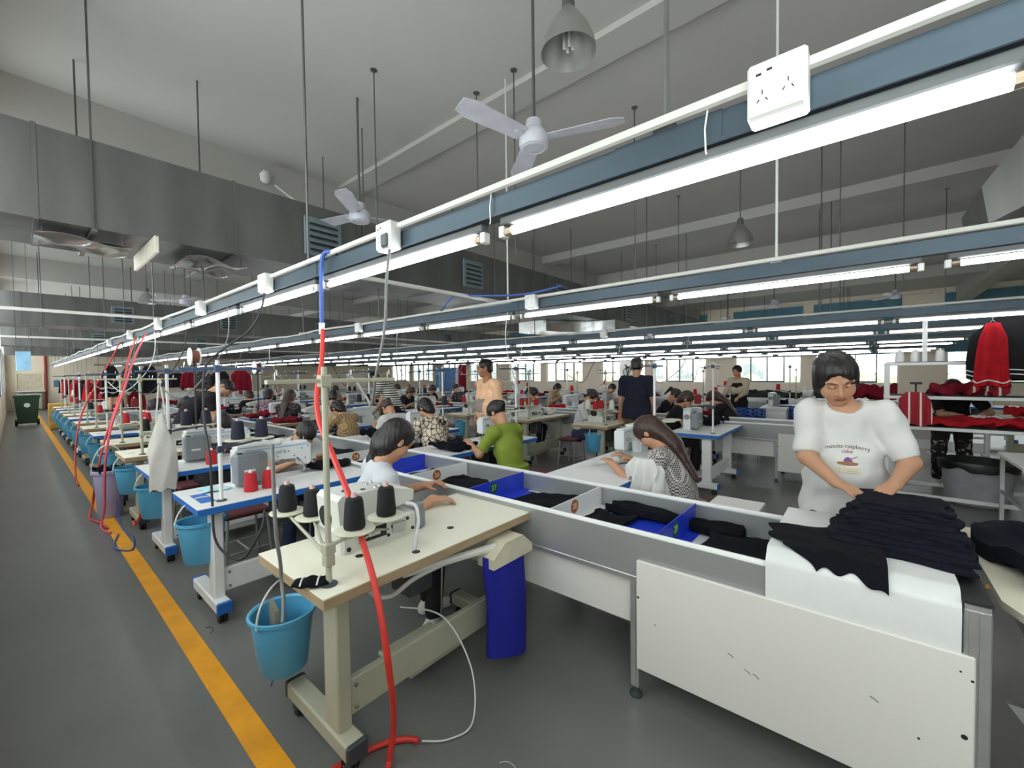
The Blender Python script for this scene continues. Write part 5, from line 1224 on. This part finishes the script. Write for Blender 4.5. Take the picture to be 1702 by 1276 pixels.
# row behind the nearest conveyor, facing away to the left
worker('woman in a lime green T-shirt seated at the conveyor, seen from behind', -2.72, 3.22, FW-.1, hip=.52, lean=14, nod=26, turn=10, vox=.0095, headvox=.006, topm=M_lime, pants=M_jean, hair='bun', shoes=W_SH, sleeve=.8, shirt_len=.05, rw=(.2, .38, .81), lw=(-.2, .42, .81))
worker('woman in a grey check shirt with long brown hair sewing behind the conveyor', -.98, 3.1, FW-.05, hip=.5, lean=20, nod=34, vox=.0095, headvox=.006, topm=M_ging, pants=M_ging, hair='long', hairm=M_hairb, shoes=W_SH, sleeve=.98, shirt_len=.06, rw=(.12, .5, .83), lw=(-.14, .5, .82))
worker('woman in a cream blouse with black line pattern, seated beyond the conveyor', -3.95, 3.28, FW-.15, hip=.52, lean=18, nod=26, turn=15, vox=.011, headvox=.007, topm=M_blouse, pants=M_dkp, hair='bob', shoes=D_SH, sleeve=.95, shirt_len=.04, **hands(.16, .42, .81))
worker('woman in a brown check blouse stretching her arms over a table', -5.6, 3.1, FW+.1, hip=.5, lean=26, nod=22, turn=5, vox=.012, topm=M_check, pants=M_dkp, hair='bob', sleeve=.9, **hands(.12, .52, .84))
worker('dark haired person in a beige shirt seated with back turned beyond the brown check blouse', -7.0, 3.5, FW-.7, hip=.52, lean=10, nod=14, vox=.012, topm=M_bei, pants=M_dkp, hair='short', **hands(.14, .42, .82))
worker('woman in a dark patterned top with reddish brown hair seated with her back turned', -8.15, 3.2, FW-.9, hip=.52, lean=12, nod=16, vox=.012, topm=M_dotp, pants=M_dkp, hair='long', hairm=M_hairb, **hands(.14, .42, .82))
worker('woman in a lilac patterned top seated beside the reddish haired woman', -9.45, 3.35, FW-.6, hip=.52, lean=14, nod=18, vox=.013, topm=M_lilac, pants=M_dkp, hair='bob', **hands(.14, .42, .82))
peach = worker('man in a peach T-shirt standing in the aisle beyond the conveyor, looking left', -4.0, 4.28, 2.9, seated=False, lean=3, nod=6, turn=-30, s=1.06, vox=.010, headvox=.006, topm=mat('peach tee cotton', (232, 188, 150), rough=.88), pants=M_dkp, hair='short', male=True, belly=.2, shirt_len=.12, shoes=D_SH, sleeve=.85, wrinkle=.0015, skin=(166, 116, 88), rw=(.26, .1, .84), lw=(-.26, .06, .84))
pp = peach['ch']+peach['fr']*.12-peach['up']*.02
project_print(peach['shirt'], 'printed_panel', mat('grey shirt print', (150, 138, 128), rough=.9, var=.35, scale=40), [([(-.09+.02*i, -.15+.02*j) for j in range(10) for i in range(10)], [(10*j+i, 10*j+i+1, 10*j+i+11, 10*j+i+10) for j in range(9) for i in range(9)])], tuple(pp), tuple(-peach['rt']), tuple(peach['up']), tuple(peach['fr']), .004)

# second conveyor and beyond
worker('woman in a white T-shirt with a dark face mask seated at a cream table', -3.75, 6.22, FX+.2, hip=.52, lean=16, nod=26, turn=-8, vox=.011, headvox=.007, topm=M_wtee, pants=M_jean, hair='bun', mask=M_maskb, shoes=W_SH, sleeve=.85, **hands(.15, .42, .82))
worker('man in a navy T-shirt standing with his back turned beside the cables', -2.62, 6.0, .3, seated=False, lean=2, nod=10, s=1.07, vox=.011, headvox=.007, topm=M_navt, pants=mat('brown trousers', (104, 84, 62), rough=.85), hair='short', male=True, belly=.1, shirt_len=.08, sleeve=.85, shoes=D_SH, rw=(.25, .06, .84), lw=(-.25, .08, .84))
worker('brown haired woman in a dark top with white mask, nearer of two masked women', -2.32, 6.5, FX+.35, hip=.52, lean=18, nod=26, vox=.011, headvox=.007, topm=M_blkt, pants=M_dkp, hair='bob', hairm=M_hairb, mask=M_maskw, apron=None, **hands(.15, .42, .82))
worker('woman with a white mask leaning behind the other masked woman', -2.95, 7.75, FX+.1, hip=.52, lean=22, nod=24, vox=.012, topm=M_blkt, pants=M_dkp, hair='pony', mask=M_maskw, **hands(.15, .42, .82))
worker('woman in black with long brown hair seated at a far table, facing left', -1.62, 7.5, FW-.1, hip=.52, lean=24, nod=24, vox=.011, headvox=.007, top='long', topm=M_blkt, pants=M_dkp, hair='long', hairm=M_hairb, **hands(.14, .5, .85))
worker('smiling woman with tied hair in a dark apron standing by the back windows', -2.05, 9.9, pi-.2, seated=False, lean=4, nod=10, vox=.012, headvox=.007, top='long', topm=M_bei, pants=M_dkp, hair='bun', apron=M_blkt, shoes=D_SH, **hands(.16, .36, 1.0))
worker('woman in olive green with a ponytail and mask seated in mid hall', -5.2, 6.5, FX+.2, hip=.52, lean=16, nod=22, vox=.013, topm=mat('olive cotton', (120, 130, 74), rough=.9), pants=M_dkp, hair='pony', mask=M_maskw, **hands(.15, .42, .82))
far = [(-8.85, 8.3, FW, M_dotp, 'bun', 'woman in a patterned brown top seated far behind the man in peach'), (-9.9, 6.4, FX, M_yel2, 'short', 'person in yellow seated far off in the middle left'), (-9.6, 7.6, FX, M_blkt, 'bob', 'person in black seated far off, right of the person in yellow'),
       (-8.9, 6.3, FX+.2, M_navt, 'bob', 'woman in navy seated far off, nearest to the person in yellow'), (-7.0, 10.0, FX, M_bei, 'bob', 'woman in beige seated far off before the back windows'), (-5.4, 10.2, FX, M_gtee, 'short', 'person in grey seated far off before the third conveyor'), (-9.8, 10.3, FX, M_wtee, 'bun', 'person in white seated far off on the left of the third conveyor'),
       (-11.6, 8.2, FW, M_lilac, 'bob', 'woman in lilac seated at the far left of the second conveyor'), (-12.4, 6.2, FX, M_check, 'bun', 'woman in brown check seated far off at the second conveyor'), (-10.3, 3.4, FW, M_blkt, 'bob', 'person in black seated far down behind the nearest conveyor'), (-12.8, 3.4, FW, M_lilac, 'pony', 'woman with a ponytail seated far down behind the nearest conveyor')]
for x, y, rz, m_, h, l in far:
    worker(l, x, y, rz, hip=.52, lean=20, nod=24, vox=.016, headvox=.009, topm=m_, pants=M_dkp, hair=h, hairm=(M_hair, M_hairb)[int(abs(x)*10) % 2], **hands(.15, .42, .82))
# man working behind the rack on the right
worker('person in dark clothes and floral trousers bent over the rack table on the right', .86, 7.85, pi-.1, seated=False, lean=48, nod=20, s=1.04, vox=.011, top='tee', topm=M_blkt, pants=M_floral, hair='short', shoes=W_SH, sleeve=.8, rw=(-.02, .56, .98), lw=(-.24, .55, .98), feet=((.13, .0, .06), (-.14, -.12, .06)))
# ================================================================== RIGHT HAND RACK AND ITS GOODS
M_wst = mat('white powder coated steel', (214, 216, 214), rough=.4, var=.03); M_dkb = mat('dark shelf lining', (52, 50, 54), rough=.8)
M_rcl = mat('red knit fabric', (172, 26, 36), rough=.92, var=.2, scale=10, bump=.4, bscale=140, spec=.2); M_mar = mat('maroon knit fabric', (118, 22, 38), rough=.92, var=.2, scale=10, bump=.4, bscale=140, spec=.2)
M_rstr = pattern('red knit with white stripes', 'stripe', (150, 26, 40), (226, 214, 208), 3.4, thr=.93, rot=(0, pi/2, 0))
RX0, RX1, RY = .19, 3.4, 6.5
r = thing('work_rack', 'long white steel work rack with shelves behind the woman in the printed shirt', 'rack', (0, RY, 0))
for x in (RX0, 2.0, RX1): MB().box(x-.025, -.025, 0, x+.025, .025, 1.6, .004).build('post', M_wst, r)
for x in (RX0, RX1): MB().box(x-.025, .675, 0, x+.025, .725, .9, .004).build('rear_post', M_wst, r)
for z, d, n in ((1.575, .34, 'shelf'), (1.20, .34, 'shelf'), (.86, .72, 'worktop')):
    o = MB().box(RX0-.02, -.03, z, RX1, d, z+.035, .004).build(n, M_wst, r); MB().box(RX0, -.02, z+.035, RX1, d-.01, z+.041).build('lining', M_dkb, o)
MB().rod((.5, -.2, 2.1), (1.9, -.2, 2.1), .012).build('hanging_bar', M_wst, r); MB().box(1.98, -.025, 1.6, 2.02, .025, 2.1).box(.48, -.21, 2.09, .52, .025, 2.11).box(.48, .0, 1.6, .52, .03, 2.1).box(1.88, -.21, 2.09, 2.02, .025, 2.11).build('upright', M_wst, r)
MB().box(RX0, -.02, .1, RX1, .02, .14, .004).build('base_bar', M_wst, r); MB().box(RX0, .68, .1, RX1, .72, .14, .004).build('base_bar', M_wst, r)
for x in (RX0, RX1):
    MB().box(x-.02, .0, .1, x+.02, .7, .14).build('side_bar', M_wst, r); MB().box(x-.02, 0, .83, x+.02, .7, .86).build('side_bar', M_wst, r)
for q, x in enumerate((.30, .43, .63)): put_cone('white', 'white thread cone on the top shelf of the rack, %s from the left' % ORD[q], (x, RY+.1, 1.616), 'white cones on the rack')
def hang(name, lab, cat, x, y, z, w_, h, M_, seed, fold=.02, rz=0, flare=1.1, th=.03, trim=None, top=None, rip=0.):
    rnd = random.Random(seed); ph = [rnd.uniform(0, 6) for _ in range(4)]; n = 48; k = 14; vs = []
    for j in range(k+1):
        v = j/k; ww = w_/2*(.55+.45*min(1, v*4))*(1+(flare-1)*v)
        for i in range(n):
            a = 2*pi*i/n
            vs.append((ww*cos(a)*(1+.05*sin(3*a+5*v+ph[0])+rip*sin(8*a+7*v)), th*(.8+.6*v)*sin(a)+fold*sin(5*cos(a)*2+ph[1]+v*2)*v, -h*v+.015*sin(4*a+ph[2])*v))
    m = MB().add(vs, [(j*n+i, j*n+(i+1) % n, (j+1)*n+(i+1) % n, (j+1)*n+i) for j in range(k) for i in range(n)]+[tuple(range(n-1, -1, -1)), tuple(k*n+i for i in range(n))])
    r = thing(name, lab, cat, (x, y, z), rz); m.build('cloth', M_, r, 70)
    if top:
        q = MB(); q.tube([(-w_*.24, 0, -.03), (0, 0, .03), (w_*.24, 0, -.03)], .006, 6); q.rod((0, 0, .03), (0, 0, top-z), .003, 5); q.build('hanger', M_rodm, r)
    if trim:
        for v in trim:
            j = int(v*k); m2 = MB(); m2.tube([Vector(vs[j*n+i % n])*1.0+Vector((0, 0, 0)) for i in range(n+1)], .007, 5, False); m2.build('white_stripe', M_white, r)
    return r
hang('jacket', 'black jacket hanging from the rail over the rack at the right edge', 'jacket', 1.14, 6.34, 2.04, .62, .62, M_blkt, 3, trim=(.86, .93), top=2.1)
hang('jacket', 'red jacket with white piping hanging over the rack beside the black jacket', 'jacket', .95, 6.2, 1.98, .17, .62, M_rcl, 4, flare=1.5, trim=(.95,), top=2.1)
hang('jacket', 'dark blue garment hanging behind the black jacket over the rack', 'jacket', 1.42, 6.42, 1.86, .4, .5, mat('petrol blue cloth', (44, 62, 92), rough=.9), 5, top=2.1)
hang('striped_garment', 'maroon striped garment hanging over the front edge of the rack middle shelf', 'garment', .42, RY-.07, 1.28, .26, .36, M_rstr, 6, flare=1.05)
cloth('fabric_heap', 'maroon knit roll lying on the middle shelf of the rack', 'fabric', .74, RY+.14, 1.243, .34, .24, .1, 60, M_mar, .07, .02)
cloth('fabric_heap', 'maroon striped knit bundle on the middle shelf beside the jacket', 'fabric', 1.0, RY+.14, 1.243, .26, .24, -.1, 61, M_rstr, .06, .025)
r = thing('clamp_stand', 'small black clamp stand on the middle shelf over the striped garment', 'clamp', (.44, RY+.12, 1.241)); MB().box(-.05, -.04, 0, .05, .04, .012).rod((0, 0, .01), (0, 0, .12), .008).build('base', M_blk, r); MB().box(-.05, -.02, .12, .05, .02, .145, .004).build('jaw', M_blk, r)
for i, (x, w_, M_, l) in enumerate(((.42, .36, M_mar, 'maroon folded piece at the left end of the rack worktop'), (.78, .5, M_rcl, 'long red garment spread on the rack worktop, middle one'), (1.25, .5, M_rcl, 'red garment on the rack worktop under the bent worker hands'))):
    cloth('garment_piece', l, 'garment', x, RY+.22, .902, w_, .34, .05*i, 70+i, M_, .05, .016)
tag(cloth('paper_pattern', 'white paper pattern in the bent worker hands over the red garment', 'paper', .98, RY+.35, .99, .2, .14, .5, 75, mat('white paper', (220, 220, 224), rough=.7), .004, .006), 'white paper pattern in the bent worker hands over the red garment', 'paper')
r = thing('rubbish_bin', 'large round grey bin with a black liner under the rack worktop', 'bin', (.98, 7.02, 0))
MB().lathe([(.01, 0), (.24, 0), (.25, .01), (.30, .46), (.32, .465), (.32, .48), (.295, .48), (.245, .03), (.01, .03)], 40, open_=True).build('tub', mat('grey bin plastic', (150, 150, 156), rough=.45), r)
m = MB(); n = 40; vs = []
for rr, zz in ((.318, .40), (.326, .47), (.318, .492), (.29, .485), (.24, .36), (.1, .3), (.01, .3)):
    for i in range(n):
        a = 2*pi*i/n; vs.append((rr*cos(a), rr*sin(a), zz+(.02*sin(5*a)+.012*sin(11*a) if rr > .2 and zz < .45 else 0)))
m.add(vs, [(j*n+i, j*n+(i+1) % n, (j+1)*n+(i+1) % n, (j+1)*n+i) for j in range(6) for i in range(n)]); m.build('liner_bag', mat('black liner plastic', (18, 18, 20), rough=.35), r)
r = thing('small_table', 'small white topped table on a steel frame at the right edge', 'table', (1.22, 5.9, 0))
MB().box(-.2, -.45, .66, .4, .45, .70, .008).build('tabletop', M_white, r)
for x in (-.17, .37):
    for y in (-.42, .42): MB().box(x-.015, y-.015, 0, x+.015, y+.015, .66).build('leg', M_alu, r)
MB().box(-.18, -.42, .3, -.15, .42, .33).build('side_rail', M_alu, r); MB().box(.35, -.42, .3, .38, .42, .33).build('side_rail', M_alu, r)
# cloth heap and long fabric on tables by the back windows
r = thing('back_table', 'long pale table before the back windows carrying dark fabric', 'table', (-1.2, 13.9, 0)); MB().box(-1.6, -.4, .72, 1.9, .4, .76, .006).build('tabletop', M_white, r)
for x in (-1.5, 1.8):
    for y in (-.35, .35): MB().box(x-.025, y-.025, 0, x+.025, y+.025, .72).build('leg', M_wst, r)
cloth('fabric_length', 'long dark green fabric along the back table before the windows', 'fabric', -1.6, 13.9, .762, 2.2, .5, 0, 80, mat('dark green cloth', (34, 44, 38), rough=.9), .08, .03)
cloth('fabric_heap', 'red and maroon heap of garments behind the head of the woman in the printed shirt', 'fabric', .12, 13.8, .762, .9, .5, 0, 81, M_mar, .22, .05)
cloth('fabric_heap', 'dark fabric heap on the back table left of the standing woman', 'fabric', -2.4, 13.9, .762, .6, .4, 0, 82, M_navt, .1, .03)
M_crate = mat('blue crate plastic', (44, 78, 150), rough=.5)
for i, (x, y, l) in enumerate(((-1.72, 9.2, 'blue slatted plastic crate on a stand beside the woman in black with long hair'), (-1.1, 10.1, 'blue slatted plastic crate on a stand left of the woman in the printed shirt'))):
    r = thing('crate', l, 'crate', (x, y, .5)); m = MB(); m.box(-.25, -.17, 0, .25, .17, .02)
    for k in range(4): z = .05+.07*k; m.box(-.25, -.17, z, .25, -.155, z+.035).box(-.25, .155, z, .25, .17, z+.035).box(-.25, -.17, z, -.235, .17, z+.035).box(.235, -.17, z, .25, .17, z+.035)
    for a in (-.25, -.08, .08, .22): m.box(a, -.17, 0, a+.03, -.155, .3).box(a, .155, 0, a+.03, .17, .3)
    m.build('body', M_crate, r)
    s_ = thing('crate_stand', 'low stand under the blue crate %s' % ('beside the woman in black' if i == 0 else 'left of the printed shirt woman'), 'stand', (x, y, 0)); MB().box(-.27, -.19, .47, .27, .19, .498).build('top', M_white, s_)
    for a in (-.24, .24):
        for b in (-.16, .16): MB().box(a-.015, b-.015, 0, a+.015, b+.015, .47).build('leg', M_alu, s_)
r = thing('white_crate', 'white storage box between the two blue crates near the back', 'box', (-1.38, 9.7, 0)); MB().box(-.22, -.16, 0, .22, .16, .78, .01).build('body', M_white, r); MB().box(-.23, -.17, .74, .23, .17, .80, .008).build('lid', M_panel, r)
r = thing('steel_locker', 'blue steel locker standing far off behind the man in peach', 'cabinet', (-13.95, 12.2, 0), .6); M_lk = mat('blue locker paint', (52, 104, 150), rough=.45)
MB().box(-.45, -.25, .05, .45, .25, 1.8, .01).build('body', M_lk, r); [MB().box(a, -.265, .1, a+.42, -.25, 1.75, .004).build('door', M_lk, r) for a in (-.43, .01)]
tag(MB().rod((-12.9, 12.1, 0), (-12.9, 12.1, 1.9), .16, 16).build('fabric_roll', M_mar, None), 'tall maroon fabric roll standing beside the blue locker', 'fabric roll')
# white panel with tangled cables by the man in navy
r = thing('display_board', 'white standing panel with looped cables beside the man in navy', 'panel', (-3.0, 6.62, 0), .3)
MB().box(-.16, -.015, .82, .16, .015, 1.72, .004).build('board', M_white, r); MB().box(-.02, -.03, 0, .02, .03, .85).box(-.16, -.12, 0, .16, .12, .02).build('stand', M_alu, r)
m = MB()
for k in range(5):
    rnd = random.Random(k); m.tube(spline([(rnd.uniform(-.12, .12), -.025-.006*k, 1.66-.25*q*rnd.uniform(.4, 1)) for q in range(5)], 6), .006, 6)
m.build('looped_cable', M_blk, r)
# ================================================================== LEFT HAND CLUTTER
for i, (x, y, z, w_, h, M_, l, tr) in enumerate(((-9.4, 1.02, 1.74, .2, .5, M_blkt, 'black garment with white stripes hanging over the far yellow line row, leftmost', (.75, .9)), (-9.4, 1.28, 1.74, .26, .42, mat('bottle green cloth', (22, 52, 48), rough=.9), 'dark green garment hanging over the far yellow line row, middle one', None),
        (-9.5, 1.52, 1.74, .22, .46, M_blkt, 'black garment hanging over the far yellow line row, rightmost', None), (-9.53, 1.1, 1.3, .24, .3, M_peach, 'peach coloured garment hanging below the black striped one', None), (-9.57, 1.36, 1.3, .22, .3, M_mar, 'maroon garment hanging below the dark green one', None))):
    hang('hanging_garment', l, 'garment', x, y, z, w_, h, M_, 90+i, rz=pi/2, trim=tr, top=1.765 if z > 1.5 else 1.745)
r = thing('garment_rail', 'steel garment rail above the far yellow line row', 'rail', (-9.55, 0, 0)); MB().rod((0, .85, 1.76), (0, 1.7, 1.76), .012).build('bar', M_rodm, r); MB().rod((0, .9, 1.76), (0, .9, 2.1), .006).rod((0, 1.65, 1.76), (0, 1.65, 2.1), .006).build('hook', M_rodm, r)
for i in range(9):
    x = -12.2-1.1*i; y = 1.15
    hang('hanging_garment', '%s red or maroon garment hanging at a stand far down the yellow line row' % ORD[i], 'garment', x, y, 1.5, .3, .45, (M_mar, M_rcl, M_blkt)[i % 3], 120+i, rz=pi/2, top=2.11)
for i in range(6):
    hang('hanging_garment', '%s dark garment hanging high over the far left tables behind the conveyor' % ORD[i], 'garment', -9.6-1.3*i, 2.95, 1.66, .34, .4, (M_mar, M_blkt, M_dotp)[i % 3], 140+i, rz=pi/2, top=2.11)
def reel(x, y, z, lab):
    r = thing('thread_reel', lab, 'reel', (x, y, z)); MB().rod((0, 0, -.9), (0, 0, .0), .008).build('rod', M_blk, r)
    for s in (-1, 1): MB().lathe([(.01, s*.035-.004), (.085, s*.035-.004), (.085, s*.035+.004), (.01, s*.035+.004)], 24, (0, 0, 0), 'y').build('flange', M_white, r)
    MB().lathe([(.01, -.03), (.06, -.03), (.06, .03), (.01, .03)], 20, (0, 0, 0), 'y').build('wound_thread', mat('brown thread', (120, 70, 56), rough=.8), r)
reel(-4.95, 1.13, 1.74, 'white flanged thread reel on a black rod above the third table'); reel(-6.2, 2.1, 1.66, 'white flanged thread reel on a rod above the conveyor far left')
def hose(pts, M_, lab, rad=.011, cat='hose', nm='air_hose'): cable(nm, pts, rad, M_, lab, cat)
hose([(-7.6, 1.1, 2.1), (-7.4, 1.0, 1.85), (-7.0, .88, 1.5), (-6.8, .78, 1.2), (-6.75, .66, .8), (-6.7, .58, .4), (-6.8, .55, .1), (-6.5, .5, .012), (-6.2, .55, .012), (-5.9, .58, .012)], M_red, 'long red air hose slanting from the nearest rail to the floor past the pink bucket')
hose([(-7.0, 1.1, 2.1), (-6.7, .95, 1.8), (-6.4, .8, 1.4), (-6.2, .66, 1.0), (-6.15, .6, .6), (-6.1, .58, .2), (-6.0, .54, .012), (-5.7, .58, .012)], mat('pink red hose', (214, 84, 96), rough=.45), 'pinkish red air hose hanging just in front of the pink bucket')
hose([(-9.0, 1.1, 2.1), (-9.2, 1.0, 1.8), (-9.6, .9, 1.5), (-9.6, .7, 1.0), (-9.4, .6, .5), (-9.0, .56, .1), (-8.6, .56, .012)], M_red, 'red air hose hanging far down the yellow line row, before the hanging garments')
hose([(-7.5, 1.1, 2.1), (-7.6, 1.05, 1.8), (-7.9, 1.0, 1.5), (-8.2, 1.0, 1.2)], mat('teal hose', (60, 132, 128), rough=.45), 'teal air hose hanging from the nearest rail far down the row', .008)
hose([(-5.6, .62, .012), (-5.2, .55, .01), (-5.0, .64, .01), (-5.4, .7, .012), (-5.7, .66, .05), (-5.8, .64, .3)], M_bhose, 'blue cable tangle lying on the floor by the pink bucket', .007, 'cable', 'floor_cable')
hose([(-4.75, .7, .5), (-4.68, .66, .38), (-4.8, .64, .28), (-5.0, .66, .26)], M_red, 'short red hose loop hanging from the fourth table leg', .01)
for i, (x, ri) in enumerate(((-3.9, 0), (-5.2, 0), (-6.6, 0), (-8.3, 0), (-10.2, 0), (-2.5, 1), (-4.2, 1), (-5.9, 1), (-8.0, 1), (-1.9, 2), (-3.3, 2), (-4.9, 2), (-6.4, 2), (-2.2, 3), (-3.8, 3))):
    Y = RAILS[ri]; sg = -1 if ri in (0, 2) else 1; q = random.Random(200+i)
    hose([(x, Y-.03, 2.1), (x-.03, Y-.03, 1.85), (x-.08+q.uniform(-.1, .1), Y+sg*.12, 1.6), (x-.2+q.uniform(-.1, .1), Y+sg*.3, 1.38), (x-.35, Y+sg*.42, 1.5)], (M_gcord, M_bcord, M_clear)[i % 3], 'thin cable drooping from the %s lighting rail, %s one along it' % (RNAME[ri], ORD[[0, 1, 2, 3, 4, 0, 1, 2, 3, 0, 1, 2, 3, 0, 1][i]]), .005, 'cable', 'drooping_cable')
hose([(-3.4, 2.9, 2.2), (-3.0, 2.75, 2.3), (-2.6, 2.6, 2.22), (-2.2, 2.75, 2.2), (-1.9, 2.9, 2.25)], M_bhose, 'blue air hose running loosely beside the second rail', .008)
# small things near the front
r = thing('foot_pedal_unit', 'small blue foot switch on the floor under the front cream table', 'pedal', (-1.86, 1.36, 0), .3); MB().box(-.05, -.08, 0, .05, .08, .05, .006).build('base', M_blu, r); MB().box(-.045, -.07, .05, .045, .05, .062, .004).build('pedal', M_dkalu, r)
for i, (x, y) in enumerate(((-2.35, .78), (-2.55, .85), (-2.35, .88), (-1.1, 1.2), (-.9, 1.0), (-1.0, .85), (-.6, 1.3), (-3.1, .72))):
    tag(MB().tube(spline([(x, y, .003), (x+.02, y+.022, .003), (x+.055, y+.026, .003), (x+.09, y+.004, .003)], 4), .0015, 4).build('thread_scrap', M_bcord if i < 3 or i == 7 else M_clear, None), 'tiny thread scrap on the floor, %s' % ('left of the front blue bucket' if i == 0 else 'near the second table foot' if i == 1 else 'beside the yellow line' if i == 2 else 'farthest left by the yellow line' if i == 7 else '%s of the scraps before the white end panel' % ORD[i-3]), 'scrap', 'thread scraps on the floor')

hang('fabric_bundle', 'bunched white fabric hanging off the table beside the woman in the grey check shirt', 'fabric', -1.2, 2.9, .93, .26, .3, mat('white bunched fabric', (214, 213, 210), rough=.9, bump=.5, bscale=30), 300, fold=.05, th=.07, rip=.12)

# work pieces on the tables
cnt2 = {}; PAL = (('maroon', M_mar), ('navy', M_navy), ('red', M_rcl), ('white', M_bag), ('navy', M_navt), ('maroon', M_mar))
for si, (row, x, tk, mk, cones, bk, sl) in enumerate(ST):
    R = ROWS[row]; i = cnt2.get(row, 0); cnt2[row] = i+1
    if (row == 'A' and i < 3) or (row == 'B' and i < 3): continue
    nth = '%s from the %s %s' % (ORD[i], 'camera' if row == 'A' else 'right', R['where']); o = (x, R['y'], R['rz']); q = random.Random(500+si)
    p = xy(o, -.12, .42); cn, cm = PAL[si % 6]
    cloth('work_piece', '%s cloth heap on the table %s' % (cn, nth), 'cloth', p[0], p[1], .762, q.uniform(.26, .36), q.uniform(.26, .36), q.uniform(-.4, .4), 600+si, cm, q.uniform(.03, .07), q.uniform(.012, .022), 'cloth heaps on the tables')
    if row in 'AB' and i < 9:
        p = xy(o, .2, .1); cn, cm = PAL[(si+2) % 6]
        cloth('work_piece', '%s cloth bundle behind the machine, %s' % (cn, nth), 'cloth', p[0], p[1], .762, .16, .3, q.uniform(-.3, .3), 700+si, cm, .05, .015, 'cloth heaps on the tables')
for i, (x, y, l) in enumerate(((1.0, 9.9, 'nearest one behind the rack'), (2.3, 10.2, 'right hand one behind the rack'), (1.7, 12.6, 'farthest one behind the rack'))):
    put('blue' if i != 1 else 'beige', table, '%s sewing table near the back windows, %s' % ('blue edged white' if i != 1 else 'cream', l), (x, y, 0), pi/2, 'tables behind the rack')
    put('lock', lockstitch, 'white sewing machine on a back table, %s' % l, (x, y+.1, .76), pi/2, 'machines behind the rack')
    cloth('work_piece', '%s cloth heap on a back table, %s' % (('maroon', 'red', 'navy')[i], l), 'cloth', x-.4, y, .762, .34, .34, .2, 800+i, (M_mar, M_rcl, M_navt)[i], .08, .02, 'cloth heaps on the tables')
